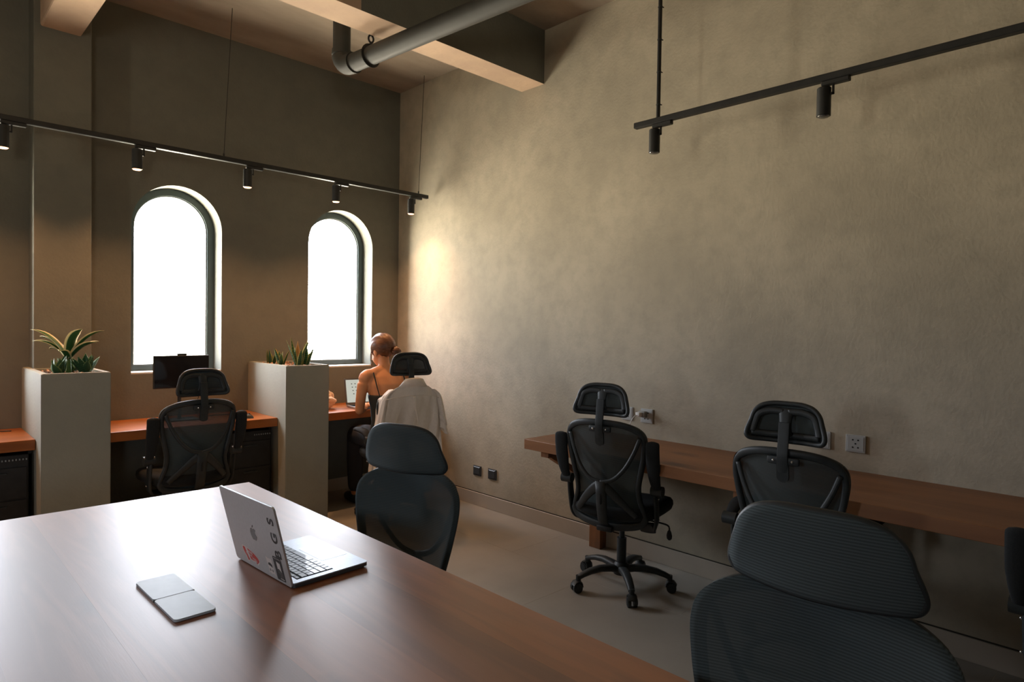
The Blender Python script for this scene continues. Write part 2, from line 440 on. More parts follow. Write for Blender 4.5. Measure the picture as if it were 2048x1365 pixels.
def prism(bm, outline, t, to3, mi=0, bev=0.0):
    """closed 2-D outline to a slab of thickness t; to3(u, v, w) maps to space"""
    a = [bm.verts.new(to3(u, v, 0)) for u, v in outline]
    b = [bm.verts.new(to3(u, v, t)) for u, v in outline]
    n = len(a)
    fs = [bm.faces.new(list(reversed(a))), bm.faces.new(b)]
    for i in range(n): fs.append(bm.faces.new((a[i], a[(i + 1) % n], b[(i + 1) % n], b[i])))
    for f in fs: f.material_index = mi
    return a + b

def rrect(w_, h_, r, k=5, cx=0, cy=0):
    o = []
    for sx, sy, a0 in ((1, 1, 0), (-1, 1, 90), (-1, -1, 180), (1, -1, 270)):
        for j in range(k + 1):
            a = math.radians(a0 + 90 * j / k)
            o.append((cx + sx * (w_ / 2 - r) + r * math.cos(a), cy + sy * (h_ / 2 - r) + r * math.sin(a)))
    return o

def copy_tree(o, parent=None):
    c = o.copy(); link(c)
    c.parent = parent
    if parent is not None: c.matrix_parent_inverse = o.matrix_parent_inverse.copy()
    for ch in list(o.children): copy_tree(ch, c)
    return c

def text_mesh(name, s, size, m, parent, mtx, extrude=0.0002, bold=0.0, sx=1.0, shear=0.0):
    cu = bpy.data.curves.new('t', 'FONT'); cu.body = s; cu.size = size; cu.align_x = 'CENTER'; cu.align_y = 'CENTER'
    cu.extrude = extrude; cu.offset = bold; cu.shear = shear; cu.resolution_u = 4
    to = bpy.data.objects.new('t', cu); COL.objects.link(to)
    dg = bpy.context.evaluated_depsgraph_get()
    me = bpy.data.meshes.new_from_object(to.evaluated_get(dg))
    bpy.data.objects.remove(to); bpy.data.curves.remove(cu)
    me.materials.clear(); me.materials.append(m)
    me.transform(mtx @ Matrix.Diagonal((sx, 1, 1, 1)))
    o = bpy.data.objects.new(name, me)
    return link(o, parent)

# ================================================================== SETTING
RX0, RY0, CEIL = -6.9, -7.6, 3.545
# floor: slab of grout with the tiles as parts
bm = bmesh.new(); box(bm, (RX0 - .2, RY0 - .2, -0.12), (0.2, 0.4, -0.0006))
floor = tag(mk('floor', bm, M['grout']), 'pale beige stone tile floor of the workspace', 'floor', kind='structure')
xs = [0.0, -0.543]
while xs[-1] > RX0: xs.append(xs[-1] - 0.60)
tile_me = {}
for i in range(len(xs) - 1):
    x1, x0 = xs[i], max(xs[i + 1], RX0)
    y = -0.30 if i % 2 else -0.90
    ys = [0.0, y]
    while ys[-1] > RY0: ys.append(ys[-1] - 1.2)
    for j in range(len(ys) - 1):
        y1, y0 = ys[j], max(ys[j + 1], RY0)
        if x1 < -3.2 and y0 < -2.2 or y1 < -5.6: # far behind the camera: one slab per row
            continue
        g = 0.001
        bm = bmesh.new(); box(bm, (x0 + g, y0 + g, -0.0024), (x1 - g, y1 - g, 0.0))
        mk('tile', bm, M['tile'], floor)
bm = bmesh.new()
box(bm, (RX0, RY0, -0.0024), (-3.543 + .36, -2.7, 0.0)); box(bm, (-3.18, RY0, -0.0024), (0, -5.7, 0.0))
tag(mk('tile_field', bm, M['tile'], floor), kind='stuff')
# ceiling
bm = bmesh.new(); box(bm, (RX0 - .2, RY0 - .2, CEIL), (0.2, 0.4, CEIL + .15))
tag(mk('ceiling', bm, M['concrete']), 'raw brown concrete ceiling slab', 'ceiling', kind='structure')
# plain walls
bm = bmesh.new(); box(bm, (0, RY0 - .2, 0), (0.2, 0.4, CEIL))
tag(mk('wall_right', bm, M['wall']), 'long mottled olive beige plaster wall with the wall desk', 'wall', kind='structure')
LW = (-3.3, .22, 1.05, 2.0)            # unseen side window, added as a fill light from the left
bm = bmesh.new()
box(bm, (RX0 - .2, LW[0] + LW[1], 0), (RX0, 0.4, CEIL)); box(bm, (RX0 - .2, RY0 - .2, 0), (RX0, LW[0] - LW[1], CEIL))
box(bm, (RX0 - .2, LW[0] - LW[1], 0), (RX0, LW[0] + LW[1], LW[2])); box(bm, (RX0 - .2, LW[0] - LW[1], LW[3]), (RX0, LW[0] + LW[1], CEIL))
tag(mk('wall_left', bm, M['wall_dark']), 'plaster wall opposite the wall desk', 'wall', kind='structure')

FW = (-4.9, .30, 1.25, 1.95)          # unseen window added behind the camera for weak fill light
bm = bmesh.new()
box(bm, (RX0, RY0 - .2, 0), (FW[0] - FW[1], RY0, CEIL)); box(bm, (FW[0] + FW[1], RY0 - .2, 0), (0, RY0, CEIL))
box(bm, (FW[0] - FW[1], RY0 - .2, 0), (FW[0] + FW[1], RY0, FW[2])); box(bm, (FW[0] - FW[1], RY0 - .2, FW[3]), (FW[0] + FW[1], RY0, CEIL))
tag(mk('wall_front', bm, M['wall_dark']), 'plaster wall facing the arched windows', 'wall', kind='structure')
we = empty('window_4', (FW[0], RY0 - .12, FW[2]), 0, 'small square fill-light window added in the wall facing the arched windows', 'window', kind='structure')
bm = bmesh.new(); fh = FW[3] - FW[2]
box(bm, (-FW[1], -.03, 0), (FW[1], .03, .04)); box(bm, (-FW[1], -.03, fh - .04), (FW[1], .03, fh)); box(bm, (-FW[1], -.03, .04), (-FW[1] + .04, .03, fh - .04)); box(bm, (FW[1] - .04, -.03, .04), (FW[1], .03, fh - .04))
mk('window_frame', bm, M['frame'], we)
bm = bmesh.new(); vs = [bm.verts.new(p) for p in ((-FW[1] + .03, 0, .03), (FW[1] - .03, 0, .03), (FW[1] - .03, 0, fh - .03), (-FW[1] + .03, 0, fh - .03))]; bm.faces.new(vs); mk('window_pane', bm, M['glass'], we)

we = empty('window_5', (RX0 - .12, LW[0], LW[2]), 0, 'narrow upright fill-light window added in the wall opposite the wall desk', 'window', kind='structure')
bm = bmesh.new(); fh = LW[3] - LW[2]; hw = LW[1]
box(bm, (-.03, -hw, 0), (.03, hw, .04)); box(bm, (-.03, -hw, fh - .04), (.03, hw, fh)); box(bm, (-.03, -hw, .04), (.03, -hw + .04, fh - .04)); box(bm, (-.03, hw - .04, .04), (.03, hw, fh - .04))
mk('window_frame', bm, M['frame'], we)
bm = bmesh.new(); vs = [bm.verts.new(p) for p in ((0, -hw + .03, .03), (0, hw - .03, .03), (0, hw - .03, fh - .03), (0, -hw + .03, fh - .03))]; bm.faces.new(vs); mk('window_pane', bm, M['glass'], we)

# back wall with arched openings
WT = 0.34
def arch(cx, hw, k=24):
    p = [(cx - hw, SILL), (cx + hw, SILL)]
    for j in range(k + 1):
        a = PI * j / k
        p.append((cx + hw * math.cos(a), SPRING + hw * math.sin(a)))
    return p
bm = bmesh.new()
def loop2(pts, y):
    vs = [bm.verts.new((x, y, z)) for x, z in pts]
    es = [bm.edges.new((vs[i], vs[(i + 1) % len(vs)])) for i in range(len(vs))]
    return vs, es
for y in (0.0, WT):
    es = loop2([(RX0, 0), (0, 0), (0, CEIL), (RX0, CEIL)], y)[1]
    for cx, hw in WIN: es += loop2(arch(cx, hw), y)[1]
    bmesh.ops.triangle_fill(bm, use_beauty=True, use_dissolve=False, edges=es)
for cx, hw in WIN:
    a = arch(cx, hw); n = len(a)
    A = [bm.verts.new((x, 0, z)) for x, z in a]; B = [bm.verts.new((x, WT, z)) for x, z in a]
    for i in range(n): bm.faces.new((A[i], A[(i + 1) % n], B[(i + 1) % n], B[i]))
bmesh.ops.remove_doubles(bm, verts=bm.verts, dist=1e-5)
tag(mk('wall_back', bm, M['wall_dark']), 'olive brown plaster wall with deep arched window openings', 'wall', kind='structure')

# windows
FY = 0.155
wl = ['tall arched window beside the seated woman', 'tall arched window behind the monitor',
      'arched window beyond the column', 'arched window second beyond the column', 'arched window third beyond the column']
for i, (cx, hw) in enumerate(WIN):
    we = empty('window_%d' % (i + 1), (cx, FY, SILL), 0, wl[i], 'window', kind='structure')
    def off(d, k=24, base=True):
        p = [(-(hw - d), d), (hw - d, d)]
        for j in range(k + 1):
            a = PI * j / k
            p.append(((hw - d) * math.cos(a), SPRING - SILL + (hw - d) * math.sin(a)))
        return p
    def ringframe(name, d0, d1, y0, y1, m):
        bm = bmesh.new()
        o, q = off(d0), off(d1); n = len(o)
        V = [[bm.verts.new((x, y, z)) for x, z in P] for P, y in ((o, y0), (q, y0), (q, y1), (o, y1))]
        for a in range(4):
            A, B = V[a], V[(a + 1) % 4]
            for k in range(n): bm.faces.new((A[k], A[(k + 1) % n], B[(k + 1) % n], B[k]))
        return mk(name, bm, m, we)
    ringframe('window_frame', -0.004, 0.050, 0.0, 0.06, M['frame'])
    ringframe('glazing_bead', 0.046, 0.058, 0.012, 0.045, M['vent'])
    bm = bmesh.new(); vs = [bm.verts.new((x, 0.03, z)) for x, z in off(0.050)]; bm.faces.new(vs)
    mk('window_pane', bm, M['glass'], we)
    bm = bmesh.new(); box(bm, (-hw, -FY + 0.001, -0.001), (hw, 0.0, 0.012), bev=0.002, seg=1)
    mk('window_sill', bm, M['sill'], we)

# column, beams
bm = bmesh.new(); box(bm, (-2.738, -0.18, 0), (-2.44, 0.02, CEIL), bev=0.006)
tag(mk('trim_1', bm, M['wall_dark']), 'square plaster column rising behind the planter with the arching leaves', 'column', kind='structure')
bm = bmesh.new(); box(bm, (-2.705, RY0, 3.195), (-2.495, -0.165, CEIL + .01), bev=0.012)
tag(mk('trim_2', bm, M['beam']), 'raw concrete ceiling beam ending on the column', 'beam', kind='structure')
# its vertical faces take the darker plaster colour over the last stretch before the long wall
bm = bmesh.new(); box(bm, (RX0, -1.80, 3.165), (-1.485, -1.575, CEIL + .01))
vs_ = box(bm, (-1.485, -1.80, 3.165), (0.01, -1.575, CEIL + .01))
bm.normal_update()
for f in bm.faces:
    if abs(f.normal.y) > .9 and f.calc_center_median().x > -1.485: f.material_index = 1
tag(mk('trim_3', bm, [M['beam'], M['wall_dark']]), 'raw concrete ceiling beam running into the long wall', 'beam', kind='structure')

# skirting
bm = bmesh.new(); box(bm, (-0.012, RY0, 0.0), (0.0, 0.0, 0.103), bev=0.0015, seg=1)
br = tag(mk('baseboard_right', bm, M['skirting']), 'beige stone skirting along the long wall', 'skirting', kind='structure')
bm = bmesh.new(); box(bm, (-0.004, RY0, 0.103), (0.0, 0.0, 0.109))
mk('shadow_gap', bm, M['gap'], br)
bm = bmesh.new(); box(bm, (RX0, -0.012, 0.0), (-0.012, 0.0, 0.103), bev=0.0015, seg=1)
tag(mk('baseboard_back', bm, M['skirting']), 'beige stone skirting under the windows', 'skirting', kind='structure')
bm = bmesh.new(); box(bm, (RX0, RY0, 0.0), (RX0 + .012, 0, 0.103), bev=0.0015, seg=1)
tag(mk('baseboard_left', bm, M['skirting']), 'beige stone skirting on the wall opposite the wall desk', 'skirting', kind='structure')

# ================================================================== PLANTERS AND PLANTS
def planter(x0, x1, y0, label):
    t = empty('planter', ((x0 + x1) / 2, (y0) / 2, 0), 0, label, 'planter', 'tall plastered planters between the window desks')
    cx, cy = (x0 + x1) / 2, y0 / 2
    hx, hy = (x1 - x0) / 2, -y0 / 2 - 0.002
    Z = 1.127; rim = 0.035
    bm = bmesh.new()
    o = [(-hx, -hy), (hx, -hy), (hx, hy), (-hx, hy)]
    back = hy - (0.20 if x0 < -2 else 0.03)
    q = [(-hx + rim, -hy + rim), (hx - rim, -hy + rim), (hx - rim, back), (-hx + rim, back)]
    L = [[bm.verts.new((x, y, z)) for x, y in P] for P, z in ((o, 0.0), (o, Z), (q, Z), (q, Z - 0.05))]
    for a in range(3):
        for k in range(4): bm.faces.new((L[a][k], L[a][(k + 1) % 4], L[a + 1][(k + 1) % 4], L[a + 1][k]))
    bm.faces.new(list(reversed(L[0]))); bm.faces.new(L[3])
    bmesh.ops.bevel(bm, geom=[e for e in bm.edges if all(abs(v.co.z - Z) < 1e-6 for v in e.verts) or (abs(e.verts[0].co.z - e.verts[1].co.z) > 1)], offset=0.004, segments=2, affect='EDGES')
    mk('planter_box', bm, M['planter'], t)
    bm = bmesh.new()
    nx, ny = 10, 18; V = []
    for i in range(nx + 1):
        row = []
        for j in range(ny + 1):
            x = -hx + rim + (2 * hx - 2 * rim) * i / nx; y = -hy + rim + (back + hy - rim) * j / ny
            row.append(bm.verts.new((x, y, Z - 0.014 + 0.008 * noise.noise(Vector((x * 30, y * 30, 0))))))
        V.append(row)
    for i in range(nx):
        for j in range(ny): bm.faces.new((V[i][j], V[i + 1][j], V[i + 1][j + 1], V[i][j + 1]))
    mk('soil', bm, M['soil'], t, smooth=True)
    bm = bmesh.new(); rnd = random.Random(3)
    for k in range(70):
        x = rnd.uniform(-hx + rim + .01, hx - rim - .01); y = rnd.uniform(-hy + rim + .01, back - .01)
        vs = bmesh.ops.create_icosphere(bm, subdivisions=1, radius=rnd.uniform(.004, .009))['verts']
        bmesh.ops.translate(bm, verts=vs, vec=(x, y, Z - 0.010))
    tag(mk('pebbles', bm, M['pebble'], t), kind='stuff')
    return t
planter(-2.774, -2.444, -0.70, 'tall grey plaster planter holding the arching pale-edged plant')
planter(-1.372, -1.043, -0.667, 'tall grey plaster planter holding the snake plants')

def leaf(bm, base, az, length, width, curl, lean, twist=0.0, n=12, fold=0.25, tip=1.0, uvl=None, profile=None):
    """one blade: rises at angle lean from horizontal, bends down by curl radians over its length"""
    d = Vector((math.cos(az), math.sin(az), 0)); side0 = Vector((-math.sin(az), math.cos(az), 0))
    p = Vector(base); ang = lean; st = length / n; rows = []
    for i in range(n + 1):
        t = i / n
        wd = width * (profile(t) if profile else (0.55 + 0.9 * t) * (1 - t ** 3) if t < 0.6 else width and (1.09 * (1 - ((t - 0.6) / 0.4) ** 2 * 0.98) * 0.784))
        T = d * math.cos(ang) + Vector((0, 0, 1)) * math.sin(ang)
        N = side0.cross(T)
        s = side0 * math.cos(twist * t) + N * math.sin(twist * t)
        N2 = T.cross(s)
        row = []
        for u in (-1, -0.62, 0, 0.62, 1):
            row.append(bm.verts.new(p + s * u * wd / 2 - N2 * fold * wd * (1 - abs(u)) * 0.5))
        rows.append(row)
        p = p + T * st; ang -= curl / n * (0.4 + 1.4 * t)
    us = (0, 0.19, 0.5, 0.81, 1)
    for i in range(n):
        for k in range(4):
            f = bm.faces.new((rows[i][k], rows[i][k + 1], rows[i + 1][k + 1], rows[i + 1][k]))
            for lp, (uu, vv) in zip(f.loops, ((us[k], i / n), (us[k + 1], i / n), (us[k + 1], (i + 1) / n), (us[k], (i + 1) / n))):
                lp[uvl].uv = (uu, vv)

def leaf_obj(name, m, parent, **kw):
    bm = bmesh.new(); uvl = bm.loops.layers.uv.new('UVMap')
    leaf(bm, uvl=uvl, **kw)
    bmesh.ops.recalc_face_normals(bm, faces=bm.faces)
    r = bmesh.ops.solidify(bm, geom=bm.faces[:], thickness=0.0012)
    return mk(name, bm, m, parent, smooth=True)

def strap(t): return (0.75 + 0.35 * math.sin(PI * min(t * 1.1, 1))) * (1 - max(0, (t - 0.72) / 0.28) ** 1.6 * 0.96)
def blade(t): return (0.8 + 0.4 * math.sin(PI * t)) * (1 - t ** 3 * 0.97)
SOIL = 1.113
# big arching plant on the first planter
pc = Vector((-2.60, -0.50, SOIL))
pc = Vector((-2.615, -.50, SOIL))
bro = empty('arching_leaf_plant', pc, 0, 'plant with long arching green leaves edged in cream on the planter by the column', 'plant')
bm = bmesh.new(); tube(bm, [(0, 0, -.01), (0, 0, .04), (0.0, 0.0, .105)], lambda t: .016 - .006 * t, n=10); mk('stem', bm, M['leafB'], bro, smooth=True)
R_ = math.radians
# azimuth is measured in the floor plane; the picture's right is about -44 deg, its left about 136 deg
for az, ln, wd, cu, le, tw in ((140, .235, .026, 1.15, 62, .2), (128, .20, .030, 1.25, 60, -.2), (150, .185, .028, 1.3, 56, .2), (118, .15, .026, 1.5, 50, 0),
                               (-60, .185, .038, 1.6, 92, .3), (-40, .225, .028, 1.15, 64, .1), (-32, .165, .030, 1.2, 58, -.2), (-50, .175, .026, 1.2, 54, .3),
                               (60, .14, .026, 1.4, 75, 0), (-120, .12, .028, 1.5, 52, .1), (20, .14, .024, 1.2, 62, 0)):
    leaf_obj('leaf', M['leafA'], bro, base=(0, 0, .085), az=R_(az), length=ln * 1.22, width=wd * 1.6, curl=cu, lean=R_(le), twist=tw, fold=.5, profile=strap)
# low succulents round it
for k, (dx, dy, n, ln, lab) in enumerate(((-.055, -.055, 8, .095, 'low pale green succulent rosette at the foot of the arching plant, nearer the column'),
                                   (.075, -.035, 9, .10, 'low dark green succulent rosette at the foot of the arching plant, nearer the monitor'),
                                   (.015, .075, 7, .085, 'small succulent rosette behind the stem of the arching plant'))):
    s = empty('succulent', pc + Vector((dx, dy, -.004)), 0, lab, 'plant', 'succulents at the foot of the arching plant')
    rnd = random.Random(k + 5)
    for j in range(n):
        az = 2 * PI * j / n + rnd.uniform(-.2, .2)
        leaf_obj('leaf', M['leafB'], s, base=(0, 0, 0), az=az, length=ln * rnd.uniform(.95, 1.35), width=.050, curl=rnd.uniform(-.1, .5), lean=R_(rnd.uniform(48, 80)), fold=.7, n=7, profile=blade)
# snake plants on the second planter
snk = [(-1.21, -.50, 9, .150, 'tallest snake plant clump, over the near corner of its planter'),
       (-1.12, -.43, 6, .130, 'snake plant clump standing against the bright window pane'),
       (-1.25, -.30, 6, .105, 'small snake plant clump in the middle of the planter with snake plants'),
       (-1.24, -.12, 5, .100, 'snake plant clump nearest the window wall on its planter')]
for k, (x, y, n, h, lab) in enumerate(snk):
    s = empty('snake_plant', (x, y, SOIL), 0, lab, 'plant', 'snake plants in the planter by the seated woman')
    rnd = random.Random(40 + k)
    for j in range(n):
        az = 2 * PI * j / n + rnd.uniform(-.4, .4)
        r = rnd.uniform(.004, .028)
        leaf_obj('leaf', M['leafD'] if (j == 2 and k < 3) else M['leafC'], s, base=(r * math.cos(az), r * math.sin(az), -.005), az=az, length=h * 1.42 * rnd.uniform(.6, 1.05), width=.034,
                 curl=rnd.uniform(-.15, .25), lean=R_(rnd.uniform(64, 87)), twist=rnd.uniform(-.6, .6), fold=.5, n=8, profile=blade)

# ================================================================== DESKS
def window_desk(x0, x1, label, legs=True):
    t = empty('window_desk', ((x0 + x1) / 2, -0.27, 0), 0, label, 'desk', 'timber desks under the windows')
    hx = (x1 - x0) / 2
    bm = bmesh.new(); box(bm, (-hx + .001, -.27, .69), (hx - .001, .266, .75), bev=.003); mk('desk_top', bm, M['desk'], t)
    for s in (-1, 1):
        for yy in (.225,):
            bm = bmesh.new(); box(bm, (s * (hx - .05) - .025, yy - .025, 0), (s * (hx - .05) + .025, yy + .025, .69), bev=.003); mk('leg', bm, M['blackmetal'], t)
        bm = bmesh.new(); box(bm, (s * (hx - .012) - .010, -.17, .655), (s * (hx - .012) + .010, .195, .69), bev=.002); mk('side_cleat', bm, M['blackmetal'], t)
    return t
window_desk(-4.17, -2.776, 'timber desk on the far side of the planter by the column')
window_desk(-2.442, -1.374, 'timber desk carrying the dark monitor under a window')
window_desk(-1.041, -0.002, 'timber desk where the woman works')

# dark pedestal cabinets under the first two desks
def pedestal(x1, label):
    t = empty('pedestal_cabinet', (x1 - .15, -.30, 0), 0, label, 'cabinet', 'black pedestal cabinets under the window desks')
    bm = bmesh.new(); box(bm, (-.15, -.19, .03), (.15, .22, .665), bev=.006); mk('cabinet_body', bm, M['blackmetal'], t)
    for k in range(3):
        z0 = .05 + k * .185
        bm = bmesh.new(); box(bm, (-.14, -.197, z0), (.14, -.188, z0 + .175), bev=.002)
        d = mk('drawer', bm, M['blackmetal'], t)
        bm = bmesh.new(); box(bm, (-.05, -.205, z0 + .14), (.05, -.196, z0 + .15), bev=.002); mk('handle', bm, M['black'], d)
    for k in range(8):
        bm = bmesh.new(); box(bm, (.135 - k * .0155, -.195, .632), (.142 - k * .0155, -.188, .642), bev=.001); mk('vent_slot', bm, M['vent'], t)
    for sx in (-1, 1):
        for sy in (-.16, .18):
            bm = bmesh.new(); cyl(bm, (sx * .12, sy, 0), (sx * .12, sy, .03), .02, n=12); mk('foot', bm, M['black'], t)
pedestal(-2.80, 'black pedestal cabinet under the desk beyond the column planter')
pedestal(-1.40, 'black pedestal cabinet under the desk with the monitor')

# long wall desk
wd = empty('wall_desk', (-.31, -4.6, 0), 0, 'long narrow timber desk fixed along the plaster wall', 'desk')
bm = bmesh.new(); box(bm, (-.307, -2.6, .69), (.309, 2.335, .75), bev=.003); mk('desk_top', bm, M['desky'], wd)
for yy in (2.20, .985, -.75):
    f = bmesh.new(); box(f, (.22, yy - .045, 0), (.285, yy + .045, .66), bev=.003)
    bk = mk('bracket_post', f, M['deskz'], wd)
    f = bmesh.new(); box(f, (-.27, yy - .03, .652), (.285, yy + .03, .69), bev=.003); mk('bracket_bearer', f, M['deskz'], wd)
    f = bmesh.new()
    mt = Matrix.Translation((.01, yy, .53)) @ Matrix.Rotation(math.atan2(.26, .46), 4, 'Y')
    box(f, (-.27, -.022, -.018), (.27, .022, .018), bev=.003, mtx=mt); mk('bracket_brace', f, M['deskz'], wd)
bm = bmesh.new(); box(bm, (-.12, 2.05, .665), (-.02, 2.13, .69), bev=.002); mk('cable_clip', bm, M['black'], wd)

# ================================================================== SHARED TABLE
TX1, TY1 = -2.281, -2.276
tb = empty('shared_table', (-3.18, -4.0, 0), 0, 'large walnut plank table in the middle of the room', 'table')
edges = [-4.08, -3.77, -3.55, -3.22, -3.03, -2.80, -2.62, -2.44, TX1]
for i in range(len(edges) - 1):
    x0, x1 = edges[i] + 3.18, edges[i + 1] + 3.18
    bm = bmesh.new(); box(bm, (x0 + .00005, -1.70, .705), (x1 - .00005, 4.0 + TY1, .75))
    mk('board', bm, M['table'], tb)
for sx in (-.58, .58):
    for yy in (-1.45, 1.45):
        bm = bmesh.new(); box(bm, (sx - .04, yy - .04, 0), (sx + .04, yy + .04, .66), bev=.004); mk('leg', bm, M['deskz'], tb)
for sx in (-.58, .58):
    bm = bmesh.new(); box(bm, (sx - .03, -1.5, .64), (sx + .03, 1.5, .705), bev=.004); mk('rail', bm, M['deskz'], tb)
for yy in (-1.45, 1.45):
    bm = bmesh.new(); box(bm, (-.55, yy - .03, .64), (.55, yy + .03, .70), bev=.004); mk('cross_rail', bm, M['deskz'], tb)

# ================================================================== OFFICE CHAIRS
def yb(z):                       # depth of the back's centre line at height z
    z = max(.36, z)
    return -.205 - .02 * math.sin((z - .4) * 6) * (1 if z < .92 else .0) - .20 * max(0, z - .56) - .05 * max(0, z - .75)
BACK = [(0, .940), (.10, .936), (.175, .920), (.222, .888), (.236, .840), (.228, .770), (.210, .690), (.193, .615), (.194, .550), (.214, .490), (.222, .450), (.196, .412), (.11, .392), (0, .385)]
HEAD = [(0, .082), (.065, .080), (.110, .067), (.137, .040), (.150, .002), (.164, -.042), (.163, -.064), (.145, -.073), (.09, -.075), (0, -.077)]

def outline(half, k=5):
    full = [Vector((x, 0, z)) for x, z in half] + [Vector((-x, 0, z)) for x, z in reversed(half[1:-1])]
    return [(p.x, p.z) for p in catmull(full, k, closed=True)]

def net_surface(bm, ol, surf, rings=10, center=(0, 0), hem=None):
    """fill an outline with a grid of shrinking loops, bent by surf(x, z)"""
    n = len(ol); L = []
    for r in range(rings):
        s = 1 - r / rings
        L.append([bm.verts.new(surf(center[0] + (x - center[0]) * s, center[1] + (z - center[1]) * s)) for x, z in ol])
    if hem: L.insert(0, [bm.verts.new(hem(v.co)) for v in L[0]]); rings += 1
    for r in range(rings - 1):
        for k in range(n): bm.faces.new((L[r][k], L[r][(k + 1) % n], L[r + 1][(k + 1) % n], L[r + 1][k]))
    c = bm.verts.new(surf(*center))
    for k in range(n): bm.faces.new((L[-1][k], L[-1][(k + 1) % n], c))

def make_chair(arms_up, label, group, head_dz=0.0, hs_z=.9, drop=0.0, hs_x=.88, hfwd=0.0):
    t = empty('office_chair', (0, 0, 0), 0, label, 'chair', group)
    # five-star base
    bm = bmesh.new()
    loft(bm, [ring((0, 0, z), (0, 0, 1), r, r, 24) for z, r in ((.066, .03), (.070, .042), (.10, .048), (.125, .040), (.135, .030))])
    mk('base_hub', bm, M['black'], t, auto=40)
    bm = bmesh.new()
    tube(bm, [(0.02, 0, .098), (.07, 0, .108), (.13, 0, .112), (.19, 0, .104), (.235, 0, .090), (.262, 0, .078)], lambda q: .027 - .010 * q, lambda q: .020 - .008 * q, n=12, power=.7)
    cyl(bm, (.262, 0, .060), (.262, 0, .090), .014, n=14)
    leg = mk('base_leg', bm, M['black'], t, auto=50)
    bm = bmesh.new()
    for s in (-1, 1):
        cyl(bm, (.272, s * .008, .026), (.272, s * .024, .026), .026, n=22)
        cyl(bm, (.272, s * .024, .026), (.272, s * .027, .026), .018, n=18)
    tube(bm, [(.243, 0, .030), (.248, 0, .050), (.262, 0, .060), (.282, 0, .057), (.296, 0, .040)], .006, .024, n=10, up=Vector((0, 1, 0)), fixed=True)
    cyl(bm, (.262, 0, .050), (.262, 0, .064), .008, n=10)
    cs = mk('caster', bm, M['black'], leg, auto=45)
    leg.rotation_euler = (0, 0, R_(18)); 
    for k in range(1, 5):
        l2 = leg.copy(); link(l2, t); l2.rotation_euler = (0, 0, R_(18 + 72 * k))
        c2 = cs.copy(); link(c2, l2)
    bm = bmesh.new(); cyl(bm, (0, 0, .12), (0, 0, .27), .026, n=20); cyl(bm, (0, 0, .27), (0, 0, .385), .015, n=18)
    mk('gas_lift', bm, M['black'], t, auto=40)
    # mechanism
    bm = bmesh.new(); box(bm, (-.085, -.12, .365), (.085, .12, .405), bev=.012); box(bm, (-.045, -.235, .360), (.045, -.10, .392), bev=.01)
    mk('seat_mechanism', bm, M['blackmetal'], t, auto=40)
    bm = bmesh.new(); tube(bm, catmull([(.06, .05, .378), (.20, .05, .374), (.245, .05, .366), (.252, .05, .345)], 4), .005, n=8)
    loft(bm, [ring((.252, .05, z), (0, 0, -1), r, r * .5, 10) for z, r in ((.345, .005), (.335, .011), (.315, .016), (.298, .014), (.290, .006))])
    mk('tilt_lever', bm, M['black'], t, auto=50)
    # seat
    def seat_ring(z, sx, sy, cy=0.015):
        o = []
        for k in range(40):
            a = 2 * PI * k / 40; c, s = math.cos(a), math.sin(a)
            x = math.copysign(abs(c) ** .55, c) * .245 * sx; y = math.copysign(abs(s) ** .55, s) * .235 * sy + cy
            zz = z - .035 * max(0, (y - .12) / .13) ** 2 + .012 * (x / .245) ** 2
            o.append(Vector((x, y, zz)))
        return o
    bm = bmesh.new(); loft(bm, [seat_ring(z, a, a) for z, a in ((.422, .90), (.428, .97), (.450, 1.0), (.472, .99), (.488, .94), (.495, .82), (.492, .5), (.489, .1))])
    mk('seat', bm, M['seatfab'], t, smooth=True)
    bm = bmesh.new(); loft(bm, [seat_ring(z, a, a) for z, a in ((.398, .60), (.404, .80), (.424, .94), (.430, .93))]); mk('seat_shell', bm, M['black'], t, smooth=True)
    # back
    def bs(x, z, d=0.0): return Vector((x * .905, yb(z) + .75 * x * x + d, z))
    ol = outline(BACK)
    bm = bmesh.new()
    pts = [bs(x, z) for x, z in ol]
    n = len(pts); rs = []
    for i, p in enumerate(pts):
        d = (pts[(i + 1) % n] - pts[i - 1]).normalized(); nrm = Vector((0, 1, 0)); a = nrm.cross(d).normalized()
        wd_ = .013 + .007 * max(0, (z_ := p.z) < .45) + (.004 if p.z > .9 else 0)
        rs.append([p + a * wd_ * math.copysign(abs(math.cos(q)) ** .8, math.cos(q)) + nrm * .010 * math.copysign(abs(math.sin(q)) ** .8, math.sin(q)) for q in [2 * PI * j / 10 for j in range(10)]])
    loft(bm, rs, closed=True)
    fr = mk('back_frame', bm, M['black'], t, smooth=True)
    bm = bmesh.new(); net_surface(bm, [(x * 1.065, .66 + (z - .66) * 1.045) for x, z in ol], lambda x, z: bs(x, z, .0125), 12, (0, .66), (lambda p: p + Vector((0, -.014, 0))))
    mk('back_mesh', bm, M['netback'], t, smooth=True)
    # rear yoke: V arms from the top corners, X legs to the bottom corners
    bm = bmesh.new()
    for s in (-1, 1):
        tube(bm, catmull([bs(s * .218, .87, -.008), bs(s * .186, .79, -.020), bs(s * .138, .710, -.034), bs(s * .075, .652, -.044), bs(0, .632, -.048)], 6), .011, .007, n=8, up=Vector((0, 1, 0)), fixed=True)
        tube(bm, catmull([bs(0, .620, -.046), bs(s * .055, .585, -.044), bs(s * .120, .525, -.036), bs(s * .185, .455, -.014)], 6), lambda q: .030 - .014 * q, .009, n=10, up=Vector((0, 1, 0)), fixed=True)
    tube(bm, [bs(0, .635, -.046), bs(0, .56, -.050), bs(0, .49, -.048), Vector((0, -.245, .42)), Vector((0, -.20, .375))], lambda q: .032 - .004 * q, .012, n=12, up=Vector((0, 1, 0)), fixed=True)
    yk = mk('back_yoke', bm, M['black'], t, smooth=True)
